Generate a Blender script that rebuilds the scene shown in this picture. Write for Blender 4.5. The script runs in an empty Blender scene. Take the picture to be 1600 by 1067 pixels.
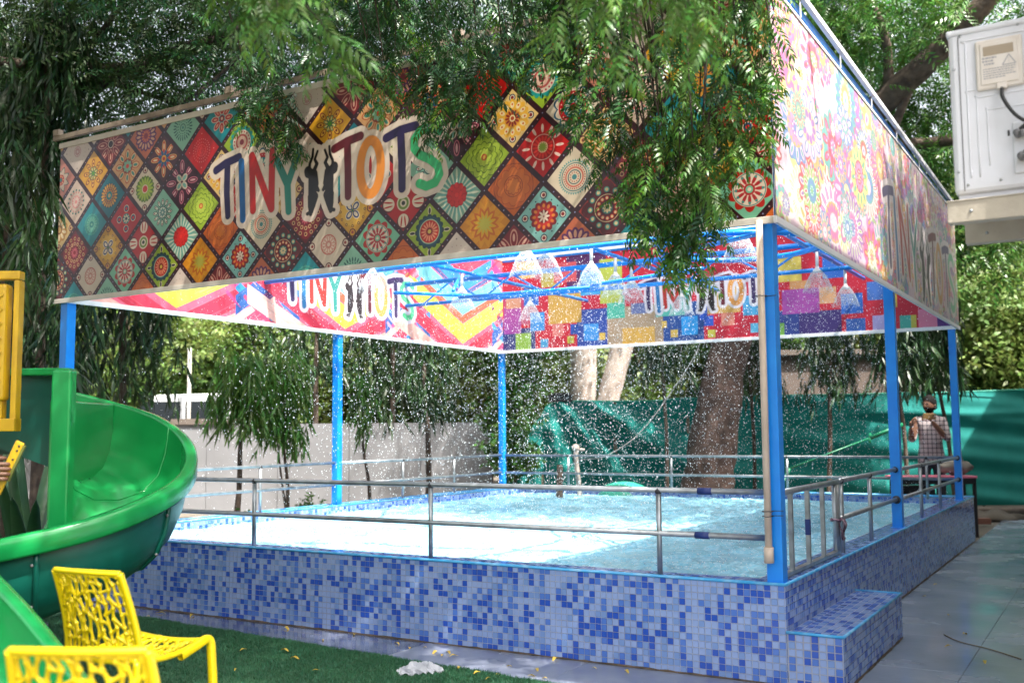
import bpy, math, random
import numpy as np
from mathutils import Vector, Matrix
random.seed(7); RN = np.random.default_rng(11)
PI = math.pi
SC = bpy.context.scene
COL = SC.collection
# ------------------------------------------------------------------ camera
CAM = Vector((1.5493, -5.3228, 1.3152))
YAW, PIT, ROL = -.5389, .0876, -.0084
cd = bpy.data.cameras.new('camera'); cam = bpy.data.objects.new('camera', cd); COL.objects.link(cam); SC.camera = cam
cam.location = CAM
cam.rotation_euler = (Matrix.Rotation(-YAW, 4, 'Z') @ Matrix.Rotation(PI/2 + PIT, 4, 'X') @ Matrix.Rotation(ROL, 4, 'Z')).to_euler()
cd.sensor_width = 36; cd.lens = 1591.3/1600*36; cd.clip_start = .05; cd.clip_end = 600
cd.dof.use_dof = True; cd.dof.focus_distance = 6.6; cd.dof.aperture_fstop = 2.2
# ------------------------------------------------------------------ light
SUN = Vector((.47, -.17, .866)).normalized()
w = bpy.data.worlds.new('World'); SC.world = w; w.use_nodes = True
nt = w.node_tree; nt.nodes.clear()
sky = nt.nodes.new('ShaderNodeTexSky'); sky.sky_type = 'NISHITA'; sky.sun_disc = False
sky.sun_elevation = math.asin(SUN.z); sky.sun_rotation = math.atan2(SUN.x, SUN.y)
sky.air_density = 1.2; sky.dust_density = 8.0; sky.ozone_density = .6
bg = nt.nodes.new('ShaderNodeBackground'); bg.inputs[1].default_value = .15
wo = nt.nodes.new('ShaderNodeOutputWorld'); hz = nt.nodes.new('ShaderNodeHueSaturation'); hz.inputs['Saturation'].default_value = .42; hz.inputs['Value'].default_value = 1.35; nt.links.new(sky.outputs[0], hz.inputs['Color']); nt.links.new(hz.outputs[0], bg.inputs[0]); nt.links.new(bg.outputs[0], wo.inputs[0])
sl = bpy.data.lights.new('sun', 'SUN'); sl.energy = 4.9; sl.angle = math.radians(.5); sl.color = (1, .95, .87)
so = bpy.data.objects.new('sun', sl); COL.objects.link(so); so.rotation_euler = SUN.to_track_quat('Z', 'Y').to_euler(); so.location = (3, -3, 12)
vs = SC.view_settings; vs.view_transform = 'Standard'; vs.look = 'None'; vs.gamma = 1; vs.use_curve_mapping = False
vs.exposure = 1.38
SC.cycles.use_denoising = True; SC.cycles.max_bounces = 6; SC.cycles.diffuse_bounces = 3; SC.cycles.transparent_max_bounces = 6
SC.cycles.caustics_reflective = False; SC.cycles.caustics_refractive = False; SC.cycles.sample_clamp_indirect = 6

# ------------------------------------------------------------------ materials
def mat(name, col, rough=.6, metal=0., noise=None, bump=0., bscale=60., trans=0., spec=.5, coat=0., mottle=None, rnd=0., wet=None):
    """noise=(colour2, scale, detail, contrast lo, hi)"""
    m = bpy.data.materials.new(name); m.use_nodes = True; t = m.node_tree; N = t.nodes; L = t.links
    b = N['Principled BSDF']; b.inputs['Base Color'].default_value = (*col, 1); b.inputs['Roughness'].default_value = rough
    b.inputs['Metallic'].default_value = metal; b.inputs['Specular IOR Level'].default_value = spec
    if coat: b.inputs['Coat Weight'].default_value = coat; b.inputs['Coat Roughness'].default_value = .08
    tc = N.new('ShaderNodeTexCoord'); src = None
    if noise:
        c2, sc, det, lo, hi = noise
        n = N.new('ShaderNodeTexNoise'); n.inputs['Scale'].default_value = sc; n.inputs['Detail'].default_value = det
        L.new(tc.outputs['Object'], n.inputs['Vector'])
        r = N.new('ShaderNodeValToRGB'); r.color_ramp.elements[0].position = lo; r.color_ramp.elements[1].position = hi
        r.color_ramp.elements[0].color = (*col, 1); r.color_ramp.elements[1].color = (*c2, 1)
        L.new(n.outputs['Fac'], r.inputs['Fac']); src = r.outputs['Color']
    if rnd:
        g = N.new('ShaderNodeNewGeometry'); hsv = N.new('ShaderNodeHueSaturation')
        mr = N.new('ShaderNodeMapRange'); mr.inputs['To Min'].default_value = 1-rnd; mr.inputs['To Max'].default_value = 1+rnd
        L.new(g.outputs['Random Per Island'], mr.inputs['Value']); L.new(mr.outputs['Result'], hsv.inputs['Value'])
        m2 = N.new('ShaderNodeMapRange'); m2.inputs['To Min'].default_value = .47; m2.inputs['To Max'].default_value = .53
        L.new(g.outputs['Random Per Island'], m2.inputs['Value']); L.new(m2.outputs['Result'], hsv.inputs['Hue'])
        if src: L.new(src, hsv.inputs['Color'])
        else: hsv.inputs['Color'].default_value = (*col, 1)
        src = hsv.outputs['Color']
    if src: L.new(src, b.inputs['Base Color'])
    if wet:
        n = N.new('ShaderNodeTexNoise'); n.inputs['Scale'].default_value = wet[0]; n.inputs['Detail'].default_value = 4
        L.new(tc.outputs['Object'], n.inputs['Vector'])
        mr = N.new('ShaderNodeMapRange'); mr.inputs['From Min'].default_value = .38; mr.inputs['From Max'].default_value = .62
        mr.inputs['To Min'].default_value = wet[1]; mr.inputs['To Max'].default_value = wet[2]
        L.new(n.outputs['Fac'], mr.inputs['Value']); L.new(mr.outputs['Result'], b.inputs['Roughness'])
    if bump:
        n = N.new('ShaderNodeTexNoise'); n.inputs['Scale'].default_value = bscale; n.inputs['Detail'].default_value = 5
        L.new(tc.outputs['Object'], n.inputs['Vector'])
        bp = N.new('ShaderNodeBump'); bp.inputs['Strength'].default_value = bump; bp.inputs['Distance'].default_value = .01
        L.new(n.outputs['Fac'], bp.inputs['Height']); L.new(bp.outputs['Normal'], b.inputs['Normal'])
    if trans:
        tr = N.new('ShaderNodeBsdfTranslucent'); mx = N.new('ShaderNodeMixShader'); mx.inputs[0].default_value = trans
        if src: L.new(src, tr.inputs['Color'])
        else: tr.inputs['Color'].default_value = (*col, 1)
        out = N['Material Output']; L.new(b.outputs[0], mx.inputs[1]); L.new(tr.outputs[0], mx.inputs[2]); L.new(mx.outputs[0], out.inputs[0])
    return m

M = {}
M['light_tile'] = mat('light_tile', (.235, .335, .60), .16, noise=((.285, .38, .63), 9, 3, .3, .7))
M['pale_tile'] = mat('pale_tile', (.18, .29, .56), .16)
M['mid_tile'] = mat('mid_tile', (.08, .18, .54), .14)
M['dark_tile'] = mat('dark_tile', (.028, .09, .45), .12)
M['grout'] = mat('grout', (.40, .42, .48), .8, noise=((.26, .24, .26), 3, 5, .4, .75), bump=.2)
M['blue_trim'] = mat('blue_trim', (.05, .35, .68), .25, noise=((.25, .5, .7), 12, 4, .45, .8))
M['blue_paint'] = mat('blue_paint', (.006, .23, .78), .33, noise=((.012, .28, .82), 5, 4, .4, .7), bump=.06, bscale=20)
M['cream_pipe'] = mat('cream_pipe', (.62, .50, .40), .55, noise=((.42, .32, .25), 6, 5, .45, .8))
M['steel'] = mat('steel', (.42, .45, .47), .32, metal=.75, noise=((.28, .30, .31), 14, 5, .4, .7), bump=.1, bscale=90)
M['weld'] = mat('weld', (.03, .03, .035), .6, bump=.5, bscale=120)
M['navy_tape'] = mat('navy_tape', (.01, .03, .16), .5, bump=.3)
M['frame_strip'] = mat('frame_strip', (.60, .55, .48), .6, noise=((.45, .40, .34), 4, 5, .45, .75), bump=.1)
M['white_strip'] = mat('white_strip', (.74, .74, .76), .45)
M['batten'] = mat('batten', (.25, .20, .15), .75, noise=((.17, .13, .1), 12, 5, .35, .7), bump=.3)
M['white_plastic'] = mat('white_plastic', (.72, .72, .72), .4)
M['bark'] = mat('bark', (.13, .095, .07), .9, noise=((.05, .035, .028), 9, 6, .35, .65), bump=1., bscale=26)
M['brown_bark'] = mat('brown_bark', (.085, .052, .042), .92, noise=((.035, .022, .018), 7, 6, .35, .65), bump=1., bscale=22)
M['dark_bark'] = mat('dark_bark', (.07, .05, .04), .9, noise=((.03, .022, .018), 9, 6, .35, .65), bump=.8, bscale=30)
M['pale_bark'] = mat('pale_bark', (.50, .42, .37), .85, noise=((.3, .24, .2), 5, 6, .4, .7), bump=.6, bscale=12)
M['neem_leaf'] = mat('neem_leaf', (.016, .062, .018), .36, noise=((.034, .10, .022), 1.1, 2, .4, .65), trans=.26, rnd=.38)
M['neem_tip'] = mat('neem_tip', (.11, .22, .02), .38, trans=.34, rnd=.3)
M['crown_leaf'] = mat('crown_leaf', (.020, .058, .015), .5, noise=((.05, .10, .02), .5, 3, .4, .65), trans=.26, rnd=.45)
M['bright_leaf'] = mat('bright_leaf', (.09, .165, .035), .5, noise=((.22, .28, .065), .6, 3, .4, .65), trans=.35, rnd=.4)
M['lit_leaf'] = mat('lit_leaf', (.075, .19, .03), .4, noise=((.13, .26, .045), 1.4, 3, .4, .65), trans=.35, rnd=.35)  # brighter green with the sunlight put into the leaf colour
M['ashoka_leaf'] = mat('ashoka_leaf', (.016, .048, .014), .36, noise=((.035, .08, .02), .8, 3, .4, .65), trans=.18, rnd=.4)
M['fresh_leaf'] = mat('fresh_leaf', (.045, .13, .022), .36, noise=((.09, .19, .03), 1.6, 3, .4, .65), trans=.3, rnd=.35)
M['agave_leaf'] = mat('agave_leaf', (.03, .10, .045), .4, noise=((.08, .17, .07), 3, 3, .4, .7))
M['slab'] = mat('slab', (.21, .26, .33), .4, noise=((.34, .39, .47), 1.6, 6, .35, .7), bump=.12, bscale=30, wet=(1.3, .05, .34))
M['damp_slab'] = mat('damp_slab', (.15, .17, .23), .3, noise=((.24, .26, .31), 1.9, 6, .35, .7), bump=.08, bscale=26, wet=(1.5, .07, .32))
M['slab_joint'] = mat('slab_joint', (.12, .13, .15), .7)
M['wet_strip'] = mat('wet_strip', (.07, .085, .13), .15, noise=((.13, .14, .19), 2.2, 6, .35, .7), bump=.05, bscale=22, wet=(1.6, .05, .22))
M['earth'] = mat('earth', (.10, .085, .065), .95, noise=((.16, .14, .11), 1.2, 7, .35, .7), bump=.8, bscale=14)
M['turf'] = mat('turf', (.018, .08, .035), .9, noise=((.03, .11, .045), 3, 5, .4, .7), bump=1, bscale=180)
M['turf_blade'] = mat('turf_blade', (.022, .11, .045), .55, rnd=.45, trans=.1)
M['concrete'] = mat('concrete', (.235, .235, .245), .9, noise=((.15, .15, .155), .9, 8, .35, .75), bump=.35, bscale=18)
M['cap'] = mat('cap', (.10, .08, .065), .9, noise=((.16, .13, .11), 2, 6, .4, .7), bump=.4)
M['plaster'] = mat('plaster', (.45, .43, .40), .9, noise=((.34, .32, .3), .8, 7, .35, .7), bump=.3)
M['slide_green'] = mat('slide_green', (.005, .24, .055), .27, noise=((.012, .30, .075), 3, 5, .35, .7), coat=.25, bump=.03, bscale=9)
M['slide_teal'] = mat('slide_teal', (.003, .095, .068), .34, noise=((.002, .07, .05), 4, 4, .4, .7), bump=.06, bscale=14)
M['play_yellow'] = mat('play_yellow', (.62, .38, .01), .35, noise=((.5, .29, .01), 6, 4, .4, .7))
M['chair_yellow'] = mat('chair_yellow', (.80, .60, .004), .28, coat=.15)
M['ac_white'] = mat('ac_white', (.66, .68, .74), .38, noise=((.58, .59, .63), 5, 5, .45, .8))
M['ac_cream'] = mat('ac_cream', (.68, .64, .60), .5, noise=((.58, .52, .46), 9, 5, .4, .8))
M['ac_print'] = mat('ac_print', (.33, .33, .36), .6)
M['shelf_beige'] = mat('shelf_beige', (.42, .38, .31), .65, noise=((.3, .27, .22), 6, 5, .4, .75), bump=.15)
M['black'] = mat('black', (.015, .015, .017), .45)
M['grey'] = mat('grey', (.15, .15, .16), .5)
M['rope'] = mat('rope', (.16, .17, .17), .8)
M['green_pipe'] = mat('green_pipe', (.006, .15, .07), .4)
M['pink_top'] = mat('pink_top', (.62, .16, .24), .45)
M['skin'] = mat('skin', (.15, .07, .042), .5, noise=((.18, .09, .055), 20, 3, .4, .7))
M['hair'] = mat('hair', (.006, .005, .005), .8, bump=.3, bscale=120, spec=.15)
M['denim'] = mat('denim', (.03, .035, .05), .9, bump=.3, bscale=200)
M['bag_cloth'] = mat('bag_cloth', (.24, .22, .18), .9, noise=((.14, .13, .11), 8, 4, .4, .65), bump=.5, bscale=40)
M['yellow_leaf'] = mat('yellow_leaf', (.55, .40, .05), .6, noise=((.35, .2, .04), 30, 3, .4, .7), trans=.15)
M['bag_film'] = mat('bag_film', (.62, .64, .70), .35, trans=.4)
M['brick'] = mat('brick', (.22, .10, .07), .9, bump=.5, bscale=60)
M['wood'] = mat('wood', (.22, .17, .13), .85, noise=((.13, .1, .08), 8, 5, .4, .7), bump=.5)
M['gloss_car'] = mat('gloss_car', (.6, .62, .64), .25, coat=.4)
M['glass_dark'] = mat('glass_dark', (.02, .025, .03), .08)
M['drop'] = mat('drop', (.90, .93, .96), .12, trans=.45)
M['ribbon'] = mat('ribbon', (.10, .04, .07), .8, noise=((.35, .25, .3), 40, 2, .45, .6))

def net_material():
    m = mat('net_cloth', (.005, .19, .17), .85, noise=((.010, .245, .22), 2.5, 5, .35, .7), bump=.25, bscale=240, trans=.22)
    return m
M['net'] = net_material()

def plaid():
    m = bpy.data.materials.new('plaid_cloth'); m.use_nodes = True; t = m.node_tree; N = t.nodes; L = t.links; b = N['Principled BSDF']
    b.inputs['Roughness'].default_value = .9
    tc = N.new('ShaderNodeTexCoord'); sx = N.new('ShaderNodeSeparateXYZ'); L.new(tc.outputs['Object'], sx.inputs[0])
    fac = []
    for ax, per in ((0, .052), (2, .058)):
        a = N.new('ShaderNodeMath'); a.operation = 'DIVIDE'; a.inputs[1].default_value = per; L.new(sx.outputs[ax], a.inputs[0])
        f = N.new('ShaderNodeMath'); f.operation = 'FRACT'; L.new(a.outputs[0], f.inputs[0])
        g = N.new('ShaderNodeMath'); g.operation = 'LESS_THAN'; g.inputs[1].default_value = .26; L.new(f.outputs[0], g.inputs[0]); fac.append(g)
    s = N.new('ShaderNodeMath'); s.operation = 'ADD'; L.new(fac[0].outputs[0], s.inputs[0]); L.new(fac[1].outputs[0], s.inputs[1])
    r = N.new('ShaderNodeValToRGB'); r.color_ramp.interpolation = 'CONSTANT'
    e = r.color_ramp.elements; e[0].color = (.42, .36, .36, 1); e[1].position = .4; e[1].color = (.17, .145, .16, 1)
    x = e.new(.8); x.color = (.04, .036, .05, 1)
    h = N.new('ShaderNodeMath'); h.operation = 'MULTIPLY'; h.inputs[1].default_value = .5; L.new(s.outputs[0], h.inputs[0])
    L.new(h.outputs[0], r.inputs[0]); L.new(r.outputs[0], b.inputs['Base Color'])
    return m
M['plaid'] = plaid()

# ------------------------------------------------------------------ objects
def tag(o, label=None, cat=None, group=None, kind=None):
    if label: o['label'] = label
    if cat: o['category'] = cat
    if group: o['group'] = group
    if kind: o['kind'] = kind
    return o
def empty(name, loc, label, cat, group=None, rz=0.):
    o = bpy.data.objects.new(name, None); COL.objects.link(o); o.location = loc; o.rotation_euler = (0, 0, rz); o.empty_display_size = .2
    return tag(o, label, cat, group)
def link(name, me, parent=None, loc=None, rz=0.):
    o = bpy.data.objects.new(name, me); COL.objects.link(o)
    if parent: o.parent = parent
    if loc is not None: o.location = loc
    if rz: o.rotation_euler = (0, 0, rz)
    return o
def copy_tree(o, parent=None):
    c = o.copy(); COL.objects.link(c); c.parent = parent
    for ch in o.children: copy_tree(ch, c)
    return c

class MB:
    def __init__(s): s.v = []; s.f = []; s.m = []
    def add(s, v, f, mi=0):
        n = len(s.v); s.v += [tuple(p) for p in v]; s.f += [tuple(i+n for i in q) for q in f]; s.m += [mi]*len(f); return s
    def box(s, c, d, R=None, mi=0):
        x, y, z = d[0]/2, d[1]/2, d[2]/2; c = Vector(c)
        vs = [Vector(p) for p in ((-x,-y,-z),(x,-y,-z),(x,y,-z),(-x,y,-z),(-x,-y,z),(x,-y,z),(x,y,z),(-x,y,z))]
        if R: vs = [R @ p for p in vs]
        return s.add([c+p for p in vs], [(0,3,2,1),(4,5,6,7),(0,1,5,4),(1,2,6,5),(2,3,7,6),(3,0,4,7)], mi)
    def b2(s, lo, hi, mi=0):
        return s.box([(a+b)/2 for a, b in zip(lo, hi)], [b-a for a, b in zip(lo, hi)], None, mi)
    def bar(s, p, q, wd, ht, mi=0, up=(0,0,1)):
        p = Vector(p); q = Vector(q); d = q-p; x = d.normalized(); u = Vector(up)
        if abs(x.dot(u)) > .95: u = Vector((0, 1, 0))
        y = u.cross(x).normalized(); z = x.cross(y); R = Matrix((x, y, z)).transposed()
        return s.box((p+q)/2, (d.length, wd, ht), R, mi)
    def tube(s, pts, r, n=8, mi=0, cap=True, jit=0.):
        P = [Vector(p) for p in pts]; k = len(P); rs = r if isinstance(r, (list, tuple)) else [r]*k
        base = len(s.v); u = None
        for i, p in enumerate(P):
            d = (P[min(i+1, k-1)] - P[max(i-1, 0)]).normalized()
            if u is None: u = d.cross(Vector((0, 0, 1)) if abs(d.z) < .9 else Vector((1, 0, 0))).normalized()
            else: u = (u - d*u.dot(d)).normalized()
            vv = d.cross(u)
            for j in range(n):
                a = 2*PI*j/n; rr = rs[i]*(1 + (random.uniform(-jit, jit) if jit else 0))
                s.v.append(tuple(p + (u*math.cos(a) + vv*math.sin(a))*rr))
        for i in range(k-1):
            for j in range(n):
                a = base+i*n+j; b = base+i*n+(j+1) % n
                s.f.append((a, b, b+n, a+n)); s.m.append(mi)
        if cap:
            s.f.append(tuple(base+j for j in reversed(range(n)))); s.f.append(tuple(base+(k-1)*n+j for j in range(n))); s.m += [mi, mi]
        return s
    def grid(s, fn, nu, nv, mi=0, flip=False):
        b = len(s.v)
        for i in range(nu+1):
            for j in range(nv+1): s.v.append(tuple(fn(i/nu, j/nv)))
        for i in range(nu):
            for j in range(nv):
                a = b+i*(nv+1)+j; q = (a, a+nv+1, a+nv+2, a+1)
                s.f.append(q[::-1] if flip else q); s.m.append(mi)
        return s
    def mesh(s, name, mats, smooth=False):
        me = bpy.data.meshes.new(name); me.from_pydata(s.v, [], s.f)
        for m in (mats if isinstance(mats, (list, tuple)) else [mats]): me.materials.append(m)
        me.polygons.foreach_set('material_index', s.m)
        if smooth: me.polygons.foreach_set('use_smooth', [True]*len(s.f))
        me.update(); return me
    def obj(s, name, mats, parent=None, smooth=False, bevel=0., loc=None):
        o = link(name, s.mesh(name, mats, smooth), parent, loc)
        if bevel:
            b = o.modifiers.new('bevel', 'BEVEL'); b.width = bevel; b.segments = 2; b.limit_method = 'ANGLE'
        return o
def smooth_path(pts, n=6):
    P = [Vector(p) for p in pts]; out = []
    for i in range(len(P)-1):
        p0 = P[max(i-1, 0)]; p1 = P[i]; p2 = P[i+1]; p3 = P[min(i+2, len(P)-1)]
        for k in range(n):
            t = k/n; out.append(.5*((2*p1)+(p2-p0)*t+(2*p0-5*p1+4*p2-p3)*t*t+(3*p1-p0-3*p2+p3)*t**3))
    out.append(P[-1]); return out
def np_mesh(name, V, T, mats, mi=None, smooth=False):
    """V (n,3), T (m,3) triangles"""
    me = bpy.data.meshes.new(name); me.vertices.add(len(V)); me.vertices.foreach_set('co', V.astype(np.float32).ravel())
    me.loops.add(T.size); me.loops.foreach_set('vertex_index', T.astype(np.int32).ravel())
    me.polygons.add(len(T)); me.polygons.foreach_set('loop_start', np.arange(0, T.size, 3, dtype=np.int32))
    for m in (mats if isinstance(mats, (list, tuple)) else [mats]): me.materials.append(m)
    if mi is not None: me.polygons.foreach_set('material_index', mi.astype(np.int32))
    if smooth: me.polygons.foreach_set('use_smooth', np.ones(len(T), bool))
    me.update(calc_edges=True); return me
def scatter(V, T, pos, rot, scl):
    """template copies merged into one array pair"""
    n = len(pos); W = np.einsum('nij,vj->nvi', rot, V)*scl[:, None, None] + pos[:, None, :]
    F = T[None] + (np.arange(n)*len(V))[:, None, None]
    return W.reshape(-1, 3), F.reshape(-1, 3)
def rand_rot(n, tilt=.5, up=None):
    """random yaw, then random tilt"""
    a = RN.uniform(0, 2*PI, n); b = RN.normal(0, tilt, n); c = RN.normal(0, tilt, n)
    ca, sa, cb, sb, cc, sc_ = np.cos(a), np.sin(a), np.cos(b), np.sin(b), np.cos(c), np.sin(c); o = np.zeros(n); i = np.ones(n)
    Rz = np.array([[ca, -sa, o], [sa, ca, o], [o, o, i]]).transpose(2, 0, 1)
    Ry = np.array([[cb, o, sb], [o, i, o], [-sb, o, cb]]).transpose(2, 0, 1)
    Rx = np.array([[i, o, o], [o, cc, -sc_], [o, sc_, cc]]).transpose(2, 0, 1)
    return Rz @ Ry @ Rx
# the yard behind the pool runs along lines turned 30.9 degrees from the pool: yard(across, along, z)
YO = Vector((1.5493, -5.3228, 0)); YX = Vector((.8583, .5132, 0)); YY = Vector((-.5132, .8583, 0))
def yard(a, d, z=0.): return YO + YX*a + YY*d + Vector((0, 0, z))
YANG = math.atan2(.5132, .8583)
# ------------------------------------------------------------------ ground, pavement
H = .51; PW = 6.16; PD = 7.74; WZ = .425
tag(MB().grid(lambda u, v: Vector(((u-.5)*500, (v-.5)*500, -.03)), 4, 4).obj('ground', M['earth']), kind='structure')
pav = tag(MB().b2((.0, -3.2, -.028), (1.5, 11.5, -.004)).obj('pavement', M['slab_joint']), kind='structure')
sx = [.012, .74, 1.49]; sy = [-3.2 + i*.98 for i in range(16)]
for i in range(2):
    for j in range(15):
        if sy[j] > 11.3: continue
        zt = random.uniform(-.0005, .0015)
        MB().b2((sx[i]+.0015, sy[j]+.0015+(i*.31), -.02), (sx[i+1]-.0015, sy[j+1]-.0015+(i*.31), zt)).obj('paving_slab', M['slab'], pav, bevel=.002)
walk = tag(MB().b2((-9.0, -.75, -.028), (-.004, .03, -.005)).obj('walkway', M['slab_joint']), kind='structure')
for i in range(8):
    a = -8.98+i*1.12; MB().b2((a+.0015, -.745, -.02), (a+1.12-.0015, .0, random.uniform(0, .001))).obj('paving_slab', M['wet_strip'] if a < -2.3 else M['damp_slab'], walk, bevel=.0015)
far = tag(MB().b2((.0, 11.52, -.028), (4, 13.2, -.006)).obj('path', M['slab']), kind='structure')
fw = tag(MB().b2((-1.1, -3.2, -.028), (-.004, -.752, -.002)).obj('forecourt', M['slab']), kind='structure')
# turf: a mat with a slightly wavy edge, real blades
def turf_edge(x): return -.345 - .075*(x+4.1) - .01*math.sin(x*9) - .006*math.sin(x*23)
mb = MB(); n = 70
top = [(-9.5+i*(8.55/n), turf_edge(-9.5+i*(8.55/n)), .012) for i in range(n+1)]; x1 = top[-1][0]
bot = [(p[0], -6.5, .012) for p in top]
mb.add(top+bot, [(i, i+n+1, i+n+2, i+1) for i in range(n)])
mb.add(top+[(p[0], p[1]+.004, -.002) for p in top], [(i, i+1, i+n+2, i+n+1) for i in range(n)])
mb.add([top[-1], bot[-1], (x1+.004, -6.5, -.002), (x1+.004, top[-1][1], -.002)], [(0, 1, 2, 3)])
tag(mb.obj('lawn', M['turf']), kind='structure')
nb = 90000
bx_ = -.95 - RN.power(1.0, nb)*4.2; by_ = np.array([turf_edge(x) for x in bx_]) + .006 - RN.power(1.3, nb)[::-1]*2.3*RN.uniform(0, 1, nb)
bV = np.array([(-.0022, 0, 0), (.0022, 0, 0), (0, .004, 1.)]); bT = np.array([(0, 1, 2)])
rot = rand_rot(nb, .35); V, T = scatter(bV*np.array([1, 1, .017]), bT, np.stack([bx_, by_, np.full(nb, .010)], 1), rot, RN.uniform(.7, 1.25, nb))
tag(link('grass', np_mesh('grass', V, T, M['turf_blade'])), 'short green artificial turf blades beside the tiled pool', 'grass', kind='stuff')

# ------------------------------------------------------------------ the tiled pool
P_ = .03643
pool = empty('splash_pool', (-3.08, 3.87, 0), 'raised wading pool clad in blue mosaic tiles with one step', 'pool')
inv = -Vector((-3.08, 3.87, 0))
def pobj(mb, name, m, **k):
    o = mb.obj(name, m, pool, **k); o.location = inv; return o
mb = MB(); t = .2; e = .003
mb.b2((-PW, 0+e, 0), (0-e, t, H-e)); mb.b2((-PW, PD-t, 0), (0-e, PD, H-e)); mb.b2((-t, t+.001, 0), (-e, PD-t-.001, H-e)); mb.b2((-PW, t+.001, 0), (-PW+t, PD-t-.001, H-e))
pobj(mb, 'wall', M['grout'])
mb = MB(); mb.b2((-PW+t+.001, t+.001, 0), (-t-.001, PD-t-.001, .06)); pobj(mb, 'basin_floor', M['light_tile'])
mb = MB(); mb.b2((e, e, 0), (.285-e, 1.57-e, .27-e)); pobj(mb, 'step', M['grout'])
# tile sites: (centre, u axis, v axis, normal)
sites = []
def field(o, u, v, nrm, nu, nv, pu=P_, pv=P_):
    o, u, v, nrm = map(Vector, (o, u, v, nrm))
    sheet = 8; pats = [[[random.random() for _ in range(sheet)] for _ in range(sheet)] for _ in range(3)]
    for i in range(nu):
        for j in range(nv):
            p = pats[((i//sheet)*7 + (j//sheet)*3) % 3][i % sheet][j % sheet]
            if random.random() < .12: p = random.random()
            k = 0 if p < .40 else 1 if p < .60 else 2 if p < .80 else 3
            sites.append((o+u*((i+.5)*pu)+v*((j+.5)*pv), u, v, nrm, k))
field((-PW, e, .0), (1, 0, 0), (0, 0, 1), (0, -1, 0), 169, 14)
field((-e, e, .0), (0, 1, 0), (0, 0, 1), (1, 0, 0), 212, 14)
field((-PW, e, H-e), (1, 0, 0), (0, 1, 0), (0, 0, 1), 169, 5)
field((-t+.01, t, H-e), (1, 0, 0), (0, 1, 0), (0, 0, 1), 5, 200)
field((-PW, t, H-e), (1, 0, 0), (0, 1, 0), (0, 0, 1), 5, 200)
field((-PW, PD-t+.01, H-e), (1, 0, 0), (0, 1, 0), (0, 0, 1), 169, 5)
field((-PW+t, PD-t, WZ-.04), (1, 0, 0), (0, 0, 1), (0, -1, 0), 158, 3)
field((-PW+t, t, WZ-.04), (0, 1, 0), (0, 0, 1), (1, 0, 0), 201, 3)
field((e*2, e, 0), (1, 0, 0), (0, 0, 1), (0, -1, 0), 7, 7, P_*1.08, P_*1.04)
field((.285-e, e, 0), (0, 1, 0), (0, 0, 1), (1, 0, 0), 43, 7, P_, P_*1.04)
field((e*2, e, .27-e), (1, 0, 0), (0, 1, 0), (0, 0, 1), 7, 43, P_*1.08, P_)
TM = [M['light_tile'], M['pale_tile'], M['mid_tile'], M['dark_tile']]
hs = .0168; th = .0032
def tile_verts(c, u, v, nr, s=hs):
    a, b = s, s-.0012
    lo = [c+u*x*a+v*y*a for x, y in ((-1,-1),(1,-1),(1,1),(-1,1))]; hi = [c+u*x*b+v*y*b+nr*th for x, y in ((-1,-1),(1,-1),(1,1),(-1,1))]
    return lo+hi
TF = [(4,5,6,7),(0,1,5,4),(1,2,6,5),(2,3,7,6),(3,0,4,7)]
def key(s):
    d = (s[0]-CAM).length; facing = (CAM-s[0]).normalized().dot(s[3]); return -abs(facing)/(d*d) if facing > 0 and s[3].z < .5 else 0
sites.sort(key=key)
tm = []
for m in TM:
    q = MB().add(tile_verts(Vector((0,0,0)), Vector((1,0,0)), Vector((0,0,1)), Vector((0,-1,0))), TF); tm.append(q.mesh('tile', m))
for c, u, v, nr, k in sites[:300]:
    o = link('tile', tm[k], pool); R = Matrix((u, -nr, v)).transposed()
    jit = Matrix.Rotation(random.gauss(0, .006), 3, 'X') @ Matrix.Rotation(random.gauss(0, .006), 3, 'Z')
    o.matrix_local = Matrix.Translation(c+inv+nr*random.uniform(-.0003, .0003)) @ (R @ jit).to_4x4()
mb = MB()
for c, u, v, nr, k in sites[300:]:
    vs_ = tile_verts(c + nr*random.uniform(-.0004, .0003), u, v, nr)
    tl = random.gauss(0, .00025); vs_ = vs_[:4] + [vs_[4]+nr*tl, vs_[5]+nr*tl, vs_[6]-nr*tl, vs_[7]-nr*tl]
    mb.add(vs_, TF, k)
o = pobj(mb, 'tile_field', TM); tag(o, kind='stuff')
# dirty mortar fillet where wall and paving meet
mb = MB(); mb.tube([(-PW+.05*k, -.001-random.uniform(0, .003), .003) for k in range(int(PW/.05)+1)], [random.uniform(.004, .010) for _ in range(int(PW/.05)+1)], 6)
mb.tube([(.287 if .0 < y < 1.57 else .001, y, .003) for y in [.05*k for k in range(155)]], [random.uniform(.004, .010) for _ in range(155)], 6); pobj(mb, 'mortar_fillet', mat('dirty_mortar', (.12, .085, .055), .95, noise=((.05, .04, .03), 9, 5, .4, .6), bump=.6))
# blue edge trims
mb = MB(); r = .009
for a, b in (((-PW, -.001, H+.001), (.003, -.001, H+.001)), ((.001, .0, H+.001), (.001, PD, H+.001)), ((-PW, PD, H), (0, PD, H)), ((-PW, t, H), (-PW, PD, H)), ((-PW+t, PD-t, H), (-t, PD-t, H)), ((-PW+t, t, H), (-PW+t, PD-t, H))):
    mb.tube([a, b], r, 8)
pobj(mb, 'edge_trim', M['blue_trim'], smooth=True)
mb = MB()
for a, b in (((.0, -.001, .271), (.287, -.001, .271)), ((.287, .0, .271), (.287, 1.57, .271)), ((.0, 1.572, .271), (.287, 1.572, .271))): mb.tube([a, b], r*.9, 8)
pobj(mb, 'step_trim', M['blue_trim'], smooth=True)

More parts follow.
